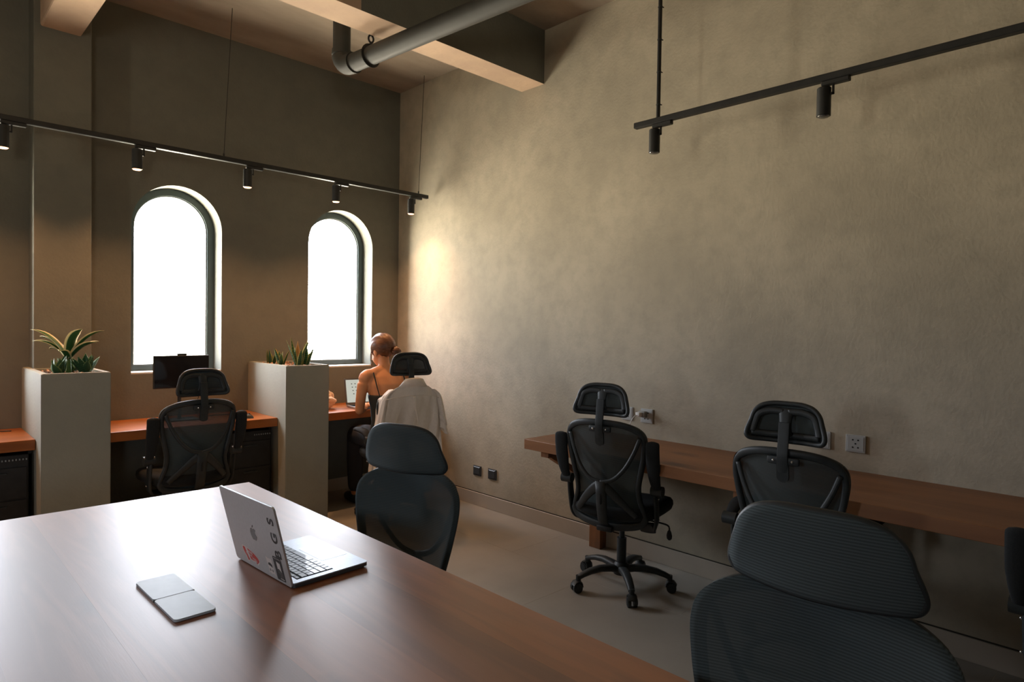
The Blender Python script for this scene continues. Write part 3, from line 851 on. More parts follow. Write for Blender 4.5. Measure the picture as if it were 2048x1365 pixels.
    bm = bmesh.new(); box(bm, (-.005, yb(.56) - .064, .515), (.005, yb(.56) - .056, .585), bev=.002); mk('adjuster_slot', bm, M['hole'], yk)
    # headrest post and screws
    hz = 1.055 + head_dz; hy = -.268 + hfwd
    bm = bmesh.new()
    prism(bm, [(p[0], p[1]) for p in rrect(.046, .085, .02, cx=0, cy=.865)], .012, lambda u, v, w_: Vector((u, yb(v) - .018 - w_, v)))
    tube(bm, catmull([(0, yb(.86) - .024, .86), (0, yb(.93) - .026, .93), (0, hy - .038, hz - .07), (0, hy - .030, hz + .005)], 4), .0215, .006, n=12, up=Vector((0, 1, 0)), fixed=True, power=.4)
    box(bm, (-.062, yb(.915) - .026, .893), (.062, yb(.915) - .008, .925), bev=.008)
    hp = mk('headrest_post', bm, M['black'], t, auto=40)
    for s in (-1, 1):
        bm = bmesh.new(); sphere(bm, (s * .036, yb(.91) - .026, .909), .0055, 10, 6); mk('screw', bm, M['chrome'], hp, smooth=True)
    # headrest
    def hs(x, z, d=0.0): return Vector((x * hs_x, hy - (.7 - 11 * min(z, 0)) * x * x + .10 * z * (1 if z < 0 else -.4) * -1 + d, hz + z * hs_z))
    ho = outline(HEAD, 5); bm = bmesh.new(); pts = [hs(x, z) for x, z in ho]; n = len(pts); rs = []
    for i, p in enumerate(pts):
        d = (pts[(i + 1) % n] - pts[i - 1]).normalized(); nrm = Vector((0, 1, 0)); a = nrm.cross(d).normalized()
        rs.append([p - a * .004 + a * .010 * math.cos(q) + nrm * .010 * math.sin(q) for q in [2 * PI * j / 10 for j in range(10)]])
    loft(bm, rs, closed=True)
    # rear shell: centre T and lower lip framing two openings
    tube(bm, catmull([hs(0, .066, -.006), hs(0, .02, -.016), hs(0, -.03, -.020), hs(0, -.060, -.008)], 4), lambda q: .034 - .010 * math.sin(PI * q), .008, n=10, up=Vector((0, 1, 0)), fixed=True)
    for s in (-1, 1):
        tube(bm, catmull([hs(s * .01, .050, -.010), hs(s * .07, .052, -.008), hs(s * .118, .034, -.006), hs(s * .135, -.005, -.004), hs(s * .145, -.045, -.004)], 5), .014, .007, n=8, up=Vector((0, 1, 0)), fixed=True)
        tube(bm, catmull([hs(s * .01, -.052, -.008), hs(s * .08, -.053, -.006), hs(s * .145, -.050, -.003)], 5), .013, .007, n=8, up=Vector((0, 1, 0)), fixed=True)
    hf = mk('headrest_frame', bm, M['black'], t, smooth=True)
    bm = bmesh.new(); net_surface(bm, [(x * 1.06, z * 1.10) for x, z in ho], lambda x, z: hs(x, z, .0125), 7, (0, 0), (lambda p: p + Vector((0, -.014, 0))))
    mk('headrest_mesh', bm, M['nethead'], t, smooth=True)
    # arms: bracket from under the seat, pivot drum, pad folded up or down
    for s in (-1, 1):
        bm = bmesh.new()
        tube(bm, catmull([(s * .08, -.08, .385), (s * .20, -.10, .385), (s * .240, -.115, .41), (s * .248, -.135, .50), (s * .248, -.15, .585)], 5), lambda q: .030 - .004 * q, .009, n=10, up=Vector((1, 0, .3)), power=.6)
        ab = mk('arm_bracket', bm, M['black'], t, smooth=True)
        for zz in (.44, .555):
            bm = bmesh.new(); sphere(bm, (s * .260, -.125 - .15 * (zz - .44), zz), .005, 8, 6); mk('screw', bm, M['chrome'], ab, smooth=True)
        bm = bmesh.new(); cyl(bm, (s * .230, -.16, .598), (s * .290, -.16, .598), .027, n=20); mk('arm_pivot', bm, M['black'], t, auto=40)
        bm = bmesh.new()
        if arms_up: P = [(s * .260, -.165, .600), (s * .260, -.200, .66), (s * .260, -.225, .74), (s * .260, -.238, .82), (s * .260, -.236, .862)]
        else: P = [(s * .262, -.160, .610), (s * .262, -.10, .640), (s * .262, -.02, .648), (s * .262, .07, .646), (s * .262, .115, .640)]
        pr = lambda q: (.020 + .016 * min(1, q * 2.2)) * math.sqrt(max(.06, 1 - (max(0, q - .86) / .145) ** 2))
        tube(bm, catmull(P, 5), pr, lambda q: .016 * math.sqrt(max(.1, 1 - (max(0, q - .90) / .105) ** 2)), n=14, up=Vector((0, -1, 0)) if arms_up else Vector((0, 0, 1)), fixed=True, power=.75)
        mk('arm_pad', bm, M['seatfab'], t, smooth=True)
    if drop:
        for ch in t.children:
            k = ch.name.split('.')[0]
            if k == 'gas_lift': ch.scale = (1, 1, .86)
            elif k not in ('base_hub', 'base_leg'): ch.location.z -= drop
    return t

G1 = 'black mesh office chairs at the wall desk'
G2 = 'black mesh office chairs at the shared table'
G3 = 'black mesh office chairs at the window desks'
def H(deg): return -math.radians(deg)      # compass heading to z rotation, 0 = towards the windows
chA = make_chair(True, 'black mesh office chair at the free end of the wall desk, base fully visible', G1)
def place(src, x, y, h, label, group):
    c = copy_tree(src)
    c.location = (x, y, 0); c.rotation_euler = (0, 0, H(h)); c['label'] = label; c['group'] = group
    return c
chA.location = (-.465, -2.885, 0); chA.rotation_euler = (0, 0, H(78))
chB = make_chair(False, 'black mesh office chair in the middle of the wall desk, hiding part of one socket', G1)
chB.location = (-.53, -3.885, 0); chB.rotation_euler = (0, 0, H(84))
chC = make_chair(True, 'black mesh office chair at the wall desk cut off by the picture edge', G1, drop=.03)
chC.location = (-.66, -4.93, 0); chC.rotation_euler = (0, 0, H(90))
place(chA, -2.015, -.60, -3, 'black mesh office chair in front of the dark monitor', G3)
chE = make_chair(False, 'black mesh office chair tucked in beside the open grey laptop', G2, head_dz=-.018, hs_z=.92, drop=.055, hs_x=1.02, hfwd=.075)
chE.location = (-2.25, -3.13, 0); chE.rotation_euler = (0, 0, H(253))
chD = make_chair(False, 'nearest black mesh office chair at the shared table, seen very large', G2, head_dz=-.030, hs_z=.88, hs_x=.95, hfwd=.04)
chD.location = (-2.425, -4.565, 0); chD.rotation_euler = (0, 0, H(266))
chW = make_chair(False, 'black mesh office chair holding the seated woman and the cream shirt', G3, head_dz=.09)
chW.location = (-.615, -.90, 0); chW.rotation_euler = (0, 0, H(14))

# ================================================================== LAPTOP ON THE TABLE
LP = Vector((-2.653, -3.294, .75)); LR = math.atan2(-.3155, .016)
lp = empty('laptop', LP, math.atan2(.016, .3155) , 'open grey aluminium laptop with stickers on its lid on the shared table', 'laptop')
# local: +x = towards the user's side (depth), y = width; hinge at x = 0
def lbox(name, lo, hi, m, parent, bev=0.0, seg=2):
    bm = bmesh.new(); box(bm, lo, hi, bev, seg); return mk(name, bm, m, parent)
bm = bmesh.new()
vs = prism(bm, rrect(.226, .314, .010, cx=.113, cy=0), .0105, lambda u, v, w_: Vector((u, v, .004 + w_)))
base = mk('base', bm, [M['alubase']], lp)
bm = bmesh.new(); prism(bm, rrect(.216, .304, .010, cx=.113, cy=0), .0042, lambda u, v, w_: Vector((u, v, w_))); mk('base_underside', bm, M['aludark'], lp)
bm = bmesh.new(); prism(bm, rrect(.2262, .3142, .010, cx=.113, cy=0), .0075, lambda u, v, w_: Vector((u, v, .0038 + w_))); mk('base_edge', bm, M['aludark'], lp)
kb = lbox('keyboard_well', (.022, -.138, .0138), (.128, .138, .0147), M['keywell'], lp, .0004, 1)
bm = bmesh.new(); box(bm, (-.5, -.5, 0), (.5, .5, 1), .0); kme = None
rows = [(.0265, .0085, [1] * 14), (.041, .0155, [1] * 13 + [1.5]), (.0590, .0155, [1.5] + [1] * 12 + [1]), (.0770, .0155, [1.75] + [1] * 11 + [1.75]), (.0950, .0155, [2.3] + [1] * 10 + [2.2]), (.1130, .0150, [1, 1, 1, 1.25, 5.1, 1.25, 1, 1, 1, 1])]
bm.free()
shared = {}
for rx, rd, ws in rows:
    tot = sum(ws); span = .270; u = span / tot; yv = .135
    for wv_ in ws:
        kw = wv_ * u - .0020
        key_id = (round(kw, 4), rd)
        if key_id not in shared:
            b2 = bmesh.new(); box(b2, (-rd / 2, -kw / 2, 0), (rd / 2, kw / 2, .0012), .0004, 1)
            o = mk('key', b2, M['key'], kb); shared[key_id] = o.data
        else:
            o = bpy.data.objects.new('key', shared[key_id]); link(o, kb)
        o.location = (rx + rd / 2 - .002, yv - wv_ * u / 2, .0146)
        yv -= wv_ * u
bm = bmesh.new(); prism(bm, rrect(.080, .130, .004, cx=.178, cy=0), .0004, lambda u, v, w_: Vector((u, v, .0144 + w_))); mk('trackpad', bm, mat('trackpad_glass', (.34, .37, .42), .36, metal=.5), lp)
for s in (-1, 1):
    for xx in (.03, .195):
        bm = bmesh.new(); cyl(bm, (xx, s * .13, -.0002), (xx, s * .13, .001), .007, n=12); mk('foot', bm, M['black'], lp)
# lid: leans away from the user
LID_A = R_(104)    # opening angle
ldir = Vector((math.cos(LID_A), 0, math.sin(LID_A)))       # from hinge up
lnrm = Vector((-math.sin(LID_A), 0, math.cos(LID_A)))      # outward (back of lid), points to -x
def L3(u, v, d=0.0):     # u along y (width), v up the lid, d outward
    return Vector((-.0008, 0, .0035)) + Vector((0, 1, 0)) * u + ldir * v + lnrm * d
bm = bmesh.new()
prism(bm, rrect(.314, .221, .010, cx=0, cy=.1105), .0045, lambda u, v, w_: L3(u, v, w_ - .0045))
lid = mk('lid', bm, M['alu'], lp)
bm = bmesh.new(); prism(bm, rrect(.3135, .2205, .010, cx=0, cy=.1105), .0008, lambda u, v, w_: L3(u, v, -.0052 + w_)); mk('screen_bezel', bm, M['screenoff'], lid)
bm = bmesh.new(); cyl(bm, L3(-.12, .010, -.008), L3(.12, .010, -.008), .004, n=12); mk('hinge', bm, M['aludark'], lp)
# lid graphics, drawn in lid coordinates seen from behind: picture right is -y
def LM(u, v, rot=0.0, d=.0003):
    o = L3(u, v, d); X = Vector((0, -1, 0)); Y = ldir; N = lnrm
    m4 = Matrix(((X.x, Y.x, N.x, o.x), (X.y, Y.y, N.y, o.y), (X.z, Y.z, N.z, o.z), (0, 0, 0, 1)))
    return m4 @ Matrix.Rotation(rot, 4, 'Z')
def flat(name, pts, m, parent, u, v, rot=0.0, d=.0001, t=.0003, sc_=1.0):
    bm = bmesh.new(); mm = LM(u, v, rot, d)
    vs = [bm.verts.new(mm @ Vector((x * sc_, y * sc_, 0))) for x, y in pts]; vt = [bm.verts.new(mm @ Vector((x * sc_, y * sc_, t))) for x, y in pts]
    n = len(vs); bm.faces.new(vs); bm.faces.new(vt)
    for i in range(n): bm.faces.new((vs[i], vs[(i + 1) % n], vt[(i + 1) % n], vt[i]))
    return mk(name, bm, m, parent)
# bitten-fruit emblem
fr_ = catmull([(0, .0135, 0), (.006, .0165, 0), (.0125, .0150, 0), (.0155, .0120, 0), (.0115, .0080, 0), (.0100, .0030, 0), (.0120, -.0020, 0), (.0165, -.0045, 0), (.0135, -.0115, 0), (.0085, -.0175, 0), (.0040, -.0180, 0), (0, -.0165, 0), (-.0045, -.0182, 0), (-.0095, -.0165, 0), (-.0145, -.0090, 0), (-.0165, 0, 0), (-.0150, .0085, 0), (-.0110, .0140, 0), (-.0060, .0162, 0)], 3, closed=True)
em = flat('emblem', [(p.x, p.y) for p in fr_], M['logo'], lid, 0, .112)
lf_ = catmull([(.0005, .0185, 0), (.0010, .0225, 0), (.0045, .0265, 0), (.0080, .0275, 0), (.0072, .0235, 0), (.0040, .0198, 0)], 3, closed=True)
flat('emblem_leaf', [(p.x, p.y) for p in lf_], M['logo'], lid, 0, .112)
for ch, v in (('S', .176), ('G', .130), ('B', .084)):
    text_mesh('letter', ch, .044, M['ink'], lid, LM(-.124, v, R_(90), .0003), bold=.0010, sx=1.0)
# red board-shaped sticker
bd = catmull([(-.048, .014, 0), (-.030, .018, 0), (-.005, .018, 0), (.022, .014, 0), (.044, .005, 0), (.050, -.004, 0), (.046, -.010, 0), (.040, -.016, 0), (.034, -.020, 0), (.028, -.014, 0), (.005, -.017, 0), (-.012, -.016, 0), (-.016, -.026, 0), (-.024, -.027, 0), (-.030, -.014, 0), (-.040, -.006, 0)], 4, closed=True)
bd = [(p.x, p.y) for p in bd]
s1 = flat('red_sticker', bd, M['white'], lid, .052, .036, R_(-6), .0001)
flat('sticker_face', [(x * .90, y * .80 - .0003) for x, y in bd], M['red'], s1, .052, .036, R_(-6), .0004)
flat('sticker_band', [(-.030, .0155), (-.018, .0165), (-.004, -.013), (-.014, -.014)], M['white'], s1, .052, .036, R_(-6), .0007, .0001)
for s_, sz, dx, dy in (('VANS', .0105, 0.000, .0078), ('OFF THE', .0090, -.010, -.0015), ('WALL', .0105, .022, -.0070)):
    text_mesh('sticker_print', s_, sz, M['white'], s1, LM(.052, .036, R_(-6), .0010) @ Matrix.Translation((dx, dy, 0)), bold=.0001, extrude=.0001)
# white sticker with a dark cap shape
wq = catmull([(-.017, .024, 0), (-.006, .021, 0), (.006, .022, 0), (.014, .020, 0), (.013, .008, 0), (.017, -.004, 0), (.018, -.015, 0), (.024, -.026, 0), (.010, -.021, 0), (0, -.024, 0), (-.010, -.020, 0), (-.014, -.024, 0), (-.012, -.010, 0), (-.016, .006, 0)], 3, closed=True)
s2 = flat('white_sticker', [(p.x, p.y) for p in wq], M['white'], lid, -.060, .036, 0, .0001)
flat('sticker_print', [(-.011, .001), (-.009, .007), (0, .009), (.010, .005), (.012, -.003), (.004, -.001)], M['ink'], s2, -.060, .036, 0, .0004)
for dx in (-.005, .008):
    flat('sticker_print', [(dx + .0035 * math.cos(a), -.013 + .004 * math.sin(a)) for a in [2 * PI * k / 10 for k in range(10)]], M['greyink'], s2, -.060, .036, 0, .0004)
# black sticker with a white flag
s3 = flat('black_sticker', rrect(.044, .066, .003), M['ink'], lid, -.108, .040, R_(2), .0001)
flat('sticker_print', [(-.008, .020), (.010, .017), (.011, -.008), (.002, -.002), (-.007, .000)], M['white'], s3, -.108, .040, 0, .0004)
for k in range(3):
    rr_ = .008 + k * .005
    arc = [(-.004 + rr_ * math.cos(a), -.018 + rr_ * math.sin(a)) for a in [R_(-60 + 170 * j / 12) for j in range(13)]]
    arc2 = [(-.004 + (rr_ - .0012) * math.cos(a), -.018 + (rr_ - .0012) * math.sin(a)) for a in [R_(110 - 170 * j / 12) for j in range(13)]]
    flat('sticker_print', arc + arc2, M['greyink'], s3, -.108, .040, 0, .0004)
for k in range(6):
    x = -.017 + .0065 * k
    flat('sticker_print', [(x, .027), (x + .003, .028), (x + .003, .030), (x, .029)], M['white'], s3, -.108, .040, 0, .0004)
flat('sticker_print', [(-.002, -.0285), (.018, -.0285), (.018, -.0265), (-.002, -.0265)], M['white'], s3, -.108, .040, 0, .0004)

# slim folded cover on the table
nb = empty('notebook', (-2.877, -3.304, .75), R_(1.0), 'slim pale blue-grey folded notebook lying on the shared table', 'notebook')
for k, (cy, m) in enumerate(((.0735, M['case']), (-.0735, M['case']))):
    bm = bmesh.new()
    prism(bm, rrect(.091, .1455, .008, cx=0, cy=cy), .0055, lambda u, v, w_: Vector((u, v, .0015 + w_)))
    bmesh.ops.bevel(bm, geom=[e for e in bm.edges if all(v.co.z > .0069 for v in e.verts)], offset=.0012, segments=2, affect='EDGES')
    mk('cover', bm, m, nb)
bm = bmesh.new(); prism(bm, rrect(.088, .289, .008), .0058, lambda u, v, w_: Vector((u, v, w_))); mk('page_block', bm, M['caseedge'], nb)
bm = bmesh.new(); box(bm, (-.046, -.0012, .001), (.046, .0012, .0074)); mk('fold_line', bm, M['ink'], nb)

# ================================================================== MONITOR AND MOUSE ON THE WINDOW DESK
mo = empty('monitor', (-1.925, -.25, .75), R_(0), 'dark flat monitor standing on the window desk', 'monitor')
bm = bmesh.new(); box(bm, (-.177, -.010, .222), (.177, .012, .445), bev=.004); mk('monitor_casing', bm, M['black'], mo)
bm = bmesh.new(); box(bm, (-.172, -.0125, .230), (.172, -.0095, .440), bev=.001); mk('screen', bm, M['screenoff'], mo)
bm = bmesh.new(); box(bm, (-.028, -.004, .444), (.032, .014, .458), bev=.004); wc = mk('webcam', bm, M['black'], mo)
bm = bmesh.new(); cyl(bm, (-.01, .014, .01), (-.01, .014, .30), .012, n=14); mk('stand_post', bm, M['black'], mo)
bm = bmesh.new(); box(bm, (-.10, -.06, 0), (.10, .08, .010), bev=.004); mk('stand_foot', bm, M['black'], mo)
bm = bmesh.new(); tube(bm, catmull([(.12, .012, .25), (.125, .02, .18), (.10, .03, .08), (.13, .05, .004)], 6), .0025, n=6); mk('cable', bm, M['black'], mo, smooth=True)
ms = empty('computer_mouse', (-1.555, -.43, .75), R_(-40), 'black computer mouse by the desk edge beside the office chair', 'mouse')
bm = bmesh.new(); vs = sphere(bm, (0, 0, 0), (.052, .030, .034), 20, 12)
bmesh.ops.bisect_plane(bm, geom=bm.verts[:] + bm.edges[:] + bm.faces[:], plane_co=(0, 0, 0), plane_no=(0, 0, -1), clear_outer=True)
mk('mouse_shell', bm, M['black'], ms, smooth=True)
bm = bmesh.new(); cyl(bm, (.022, -.003, .030), (.022, .003, .030), .006, n=12); mk('scroll_wheel', bm, M['blackmetal'], ms)

kbd = empty('cable_coil', (-1.62, -.20, .75), 0, 'short black cable lying on the window desk behind the chair back', 'cable')
bm = bmesh.new(); tube(bm, catmull([(-.10, .02, .003), (-.04, .05, .003), (.02, .02, .003), (.09, .05, .003), (.13, .0, .003)], 6), .003, n=6); mk('cord', bm, M['black'], kbd, smooth=True)
c2_ = empty('adapter', (-2.96, -.16, .75), R_(20), 'small black adapter lying on the desk beyond the column planter', 'adapter')
bm = bmesh.new(); box(bm, (-.045, -.02, 0), (.045, .02, .022), bev=.005); mk('adapter_body', bm, M['black'], c2_)
bm = bmesh.new(); tube(bm, catmull([(.04, 0, .012), (.08, .01, .004), (.12, -.02, .004)], 5), .003, n=6); mk('cord', bm, M['black'], c2_, smooth=True)

# ================================================================== WOMAN'S LAPTOP AND BAG
w2 = empty('laptop', (-.520, -.30, .75), R_(-8), 'open laptop with a pale lit screen in front of the woman', 'laptop')
bm = bmesh.new(); prism(bm, rrect(.32, .225, .01, cx=0, cy=-.1125), .014, lambda u, v, w_: Vector((u, v, .002 + w_))); mk('base', bm, M['alubase'], w2)
bm = bmesh.new(); box(bm, (-.145, -.125, .0158), (.145, -.015, .0172), bev=.0005, seg=1); mk('keyboard', bm, M['keywell'], w2)
bm = bmesh.new(); prism(bm, rrect(.12, .07, .004, cx=0, cy=-.175), .0004, lambda u, v, w_: Vector((u, v, .0160 + w_))); mk('trackpad', bm, M['alu'], w2)
SA = R_(104); sd = Vector((0, -math.cos(SA), math.sin(SA))); sn_ = Vector((0, -math.sin(SA), -math.cos(SA)))
def W3(u, v, d): return Vector((0, .0, .016)) + Vector((u, 0, 0)) + sd * v + sn_ * d
bm = bmesh.new(); prism(bm, rrect(.32, .218, .008, cx=0, cy=.109), .006, lambda u, v, w_: W3(u, v, -.006 + w_)); l2 = mk('lid', bm, M['aludark'], w2)
bm = bmesh.new(); prism(bm, rrect(.298, .188, .003, cx=0, cy=.112), .0006, lambda u, v, w_: W3(u, v, .0002 + w_)); mk('screen', bm, M['screen'], l2)
bm = bmesh.new()
for r in range(4):
    for c in range(6 if r < 3 else 2):
        u, v = -.10 + c * .030 + .004 * r, .172 - r * .028
        prism(bm, rrect(.011, .007, .002, 2, cx=u, cy=v), .0003, lambda a, b_, w_: W3(a, b_, .0009 + w_))
prism(bm, rrect(.012, .012, .004, 3, cx=.075, cy=.10), .0003, lambda a, b_, w_: W3(a, b_, .0009 + w_))
tag(mk('screen_icons', bm, M['icon'], l2), kind='stuff')
bm = bmesh.new(); prism(bm, rrect(.03, .010, .004, 3, cx=.0, cy=.213), .0006, lambda a, b_, w_: W3(a, b_, .0002 + w_)); mk('camera_cover', bm, M['whiteplastic'], l2)

bag = empty('plastic_bag', (-.875, -.30, .75), 0, 'crumpled cream bag on the desk between planter and laptop', 'bag')
bm = bmesh.new(); vs = sphere(bm, (0, 0, .062), (.075, .06, .070), 26, 18)
for v in vs:
    nz_ = noise.noise(v.co * 22 + Vector((3, 1, 7))); n2_ = noise.noise(v.co * 50)
    v.co += (v.co - Vector((0, 0, .06))) * (.42 * nz_ + .16 * n2_)
    v.co.z = max(v.co.z, .0005)
mk('bag_body', bm, M['bag'], bag)
bm = bmesh.new()
for s, tp in ((-1, .16), (1, .13)):
    tube(bm, catmull([(s * .01, 0, .09), (s * .02 - .01, .01, tp), (s * .02 + .035, 0, tp - .012), (.055 + .01 * s, 0, .08), (.068, -.01, .03)], 6), .010, .0015, n=6, up=Vector((0, 1, 0)), fixed=True)
mk('bag_handle', bm, M['bag'], bag, smooth=True)

# ================================================================== WOMAN
WP = Vector((-.655, -.88, 0)); WH = H(10)
wo_m = Matrix.Translation(WP) @ Matrix.Rotation(WH, 4, 'Z')
def limb(bm, pts, rad, n=14, k=4):
    P = catmull(pts, k); m = len(P) - 1; q = len(rad) - 1
    def rf(t):
        x = t * q; i = min(int(x), q - 1); f = x - i
        return rad[i] * (1 - f) + rad[i + 1] * f
    tube(bm, P, rf, n=n)
    for pt, r in ((P[0], rad[0]), (P[-1], rad[-1])): sphere(bm, pt, r * .98, 12, 8)
def torso_rings(bm, spec, n=24):
    rs = []
    for z, y, rx, ry in spec:
        rs.append([Vector((rx * math.cos(2 * PI * j / n), y + ry * math.sin(2 * PI * j / n), z)) for j in range(n)])
    loft(bm, rs)
bm = bmesh.new()
TOR = [(.47, -.02, .150, .11), (.52, -.02, .168, .125), (.60, -.01, .155, .11), (.70, .015, .128, .092), (.80, .035, .130, .092), (.90, .055, .146, .098), (.98, .075, .160, .092), (1.035, .088, .155, .072), (1.068, .098, .100, .056), (1.09, .106, .055, .046)]
torso_rings(bm, TOR)
limb(bm, [(0, .105, 1.06), (0, .125, 1.12), (0, .15, 1.17)], [.050, .045, .046])
# head (tilted down towards the screen)
HM = Matrix.Translation((.0, .172, 1.228)) @ Matrix.Rotation(R_(24), 4, 'Z') @ Matrix.Rotation(R_(-20), 4, 'X') @ Matrix.Scale(1.10, 4)
sphere(bm, HM @ Vector((0, -.008, .022)), (.072, .092, .085), 24, 16, mtx=HM.to_3x3())
sphere(bm, HM @ Vector((0, .025, -.045)), (.054, .062, .060), 20, 14, mtx=HM.to_3x3())
sphere(bm, HM @ Vector((0, .052, -.082)), (.026, .024, .020), 12, 8, mtx=HM.to_3x3())
tube(bm, [HM @ Vector((0, .082, .010)), HM @ Vector((0, .098, -.014)), HM @ Vector((0, .106, -.030)), HM @ Vector((0, .086, -.038))], lambda q: .007 + .006 * q, n=8)
for s in (-1, 1):
    sphere(bm, HM @ Vector((s * .073, -.002, -.018)), (.009, .018, .030), 12, 8, mtx=HM.to_3x3())
for d in (-.050, -.058): tube(bm, [HM @ Vector((-.020, .082, d)), HM @ Vector((0, .090, d - .001)), HM @ Vector((.020, .082, d))], .0055, n=6)
# trapezius
for s in (-1, 1): limb(bm, [(s * .03, .108, 1.075), (s * .10, .095, 1.055), (s * .160, .084, 1.028)], [.046, .043, .042])
# arms
arm = {}
inv = wo_m.inverted()
handL = inv @ Vector((-.640, -.52, .785)); handR = inv @ Vector((-.470, -.46, .785))
for s, hd in ((-1, handL), (1, handR)):
    sh = Vector((s * .168, .082, 1.035)); el = Vector((s * (.200 if s < 0 else .235), .10 if s < 0 else .185, .785 if s < 0 else .83)); wr = hd
    limb(bm, [(s * .10, .09, 1.045), sh, sh + (el - sh) * .5 + Vector((s * .012, -.01, 0)), el], [.046, .045, .039, .035])
    limb(bm, [el, el + (wr - el) * .35, el + (wr - el) * .75, wr], [.037, .036, .027, .022])
    f = (wr - el); f.z = 0; f.normalize(); sd_ = Vector((f.y, -f.x, 0)) * s
    pc_ = wr + f * .045 + Vector((0, 0, -.008))
    A = Matrix.Translation(pc_)
    fr3 = Matrix((( sd_.x, f.x, 0), (sd_.y, f.y, 0), (0, 0, 1)))
    sphere(bm, pc_, (.036, .048, .014), 14, 8, mtx=fr3)
    for q, (off_, ln) in enumerate(((-.027, .060), (-.009, .072), (.009, .068), (.026, .052))):
        b0 = pc_ + sd_ * -off_ + f * .030
        P = [b0, b0 + f * ln * .45 + Vector((0, 0, .008)), b0 + f * ln * .8 + Vector((0, 0, -.001)), b0 + f * ln + Vector((0, 0, -.012))]
        tube(bm, catmull(P, 3), lambda t: .0085 - .002 * t, n=8)
    b0 = pc_ - sd_ * .028 - f * .02
    tube(bm, catmull([b0, b0 - sd_ * .018 + f * .022, b0 - sd_ * .022 + f * .048 + Vector((0, 0, -.008))], 3), lambda t: .010 - .003 * t, n=8)
# legs
for s in (-1, 1):
    limb(bm, [(s * .085, -.01, .545), (s * .10, .20, .565), (s * .11, .42, .545)], [.082, .075, .055])
    limb(bm, [(s * .11, .42, .545), (s * .11, .425, .36), (s * .11, .42, .13), (s * .11, .42, .09)], [.056, .052, .034, .034])
    limb(bm, [(s * .11, .40, .045), (s * .115, .47, .04), (s * .12, .54, .026)], [.034, .034, .022])
person = mk('person', bm, M['skin'], None, smooth=True)
person.matrix_world = wo_m
tag(person, 'woman in a dark strappy top, seated at the window desk, typing on a laptop', 'person')
rm = person.modifiers.new('remesh', 'REMESH'); rm.mode = 'VOXEL'; rm.voxel_size = .0055; rm.use_smooth_shade = True
sm_ = person.modifiers.new('smooth', 'SMOOTH'); sm_.factor = .5; sm_.iterations = 12
# hair cap, low knot and loose strands
bm = bmesh.new()
r3 = HM.to_3x3()
vs = sphere(bm, HM @ Vector((0, -.014, .026)), (.081, .098, .092), 32, 22, mtx=r3)
Hi = HM.inverted()
for v in list(bm.verts):
    p = Hi @ v.co
    if p.y > .055 + .35 * max(0, p.z) and p.z < .085: v.co = HM @ Vector((p.x * .8, .045, p.z * .9))
    if p.z < -.035 and p.y > -.02: v.co = HM @ Vector((p.x * .82, p.y * .6 - .02, -.030))
    q = .004 * math.sin(p.x * 160 + p.z * 40)
    v.co += (v.co - HM @ Vector((0, -.014, .02))).normalized() * q
mk('hair', bm, M['hair'], person, smooth=True)
bm = bmesh.new()
kc = HM @ Vector((.030, -.100, -.040))
vs = sphere(bm, kc, (.036, .030, .034), 20, 14, mtx=r3)
for v in vs: v.co += (v.co - kc).normalized() * .005 * math.sin((v.co.x + v.co.z) * 260)
mk('hair_knot', bm, M['hair'], person, smooth=True)
bm = bmesh.new()
for a, b_, c in (((-.076, .030, .000), (-.082, .045, -.06), (-.070, .050, -.14)), ((-.074, .040, -.01), (-.078, .056, -.07), (-.076, .060, -.17))):
    tube(bm, catmull([HM @ Vector(a), HM @ Vector(b_), HM @ Vector(c)], 5), lambda t: .003 - .002 * t, n=6)
mk('hair_strand', bm, M['hair'], person, smooth=True)
# camisole and straps
bm = bmesh.new()
torso_rings(bm, [(.56, -.012, .172, .128), (.60, -.01, .163, .118), (.70, .015, .136, .100), (.80, .035, .138, .100), (.885, .052, .151, .106), (.90, .055, .150, .104)])
cm_ = mk('camisole', bm, M['camisole'], person, smooth=True)
bm = bmesh.new()
for s in (-1, 1):
    tube(bm, catmull([(s * .098, -.037, .89), (s * .112, -.018, .96), (s * .118, .020, 1.035), (s * .112, .085, 1.083), (s * .105, .145, 1.03), (s * .09, .165, .93)], 6), .0055, .003, n=6)
mk('shoulder_strap', bm, M['camisole'], cm_, smooth=True)
bm = bmesh.new()
torso_rings(bm, [(.455, -.02, .150, .112), (.50, -.02, .182, .138), (.58, -.012, .172, .130), (.615, -.008, .162, .120)])
for s in (-1, 1):
    limb(bm, [(s * .085, -.01, .548), (s * .10, .20, .568), (s * .11, .42, .548)], [.094, .088, .068])
    limb(bm, [(s * .11, .42, .545), (s * .11, .425, .36), (s * .11, .42, .14)], [.068, .066, .056])
tr_ = mk('trousers', bm, M['trouser'], person, smooth=True)
rm = tr_.modifiers.new('remesh', 'REMESH'); rm.mode = 'VOXEL'; rm.voxel_size = .012; rm.use_smooth_shade = True
for s in (-1, 1):
    bm = bmesh.new(); limb(bm, [(s * .11, .385, .038), (s * .115, .46, .042), (s * .12, .55, .032)], [.036, .042, .034])
    for v in bm.verts: v.co.z = max(v.co.z, .001)
    mk('shoe', bm, M['black'], person, smooth=True)

# ================================================================== SHIRT OVER THE CHAIR
sh_m = Matrix.Translation(chW.location) @ Matrix.Rotation(chW.rotation_euler.z, 4, 'Z')
sht = empty('shirt', chW.location, chW.rotation_euler.z, 'long-sleeved cream shirt draped over the back of the occupied chair', 'shirt')
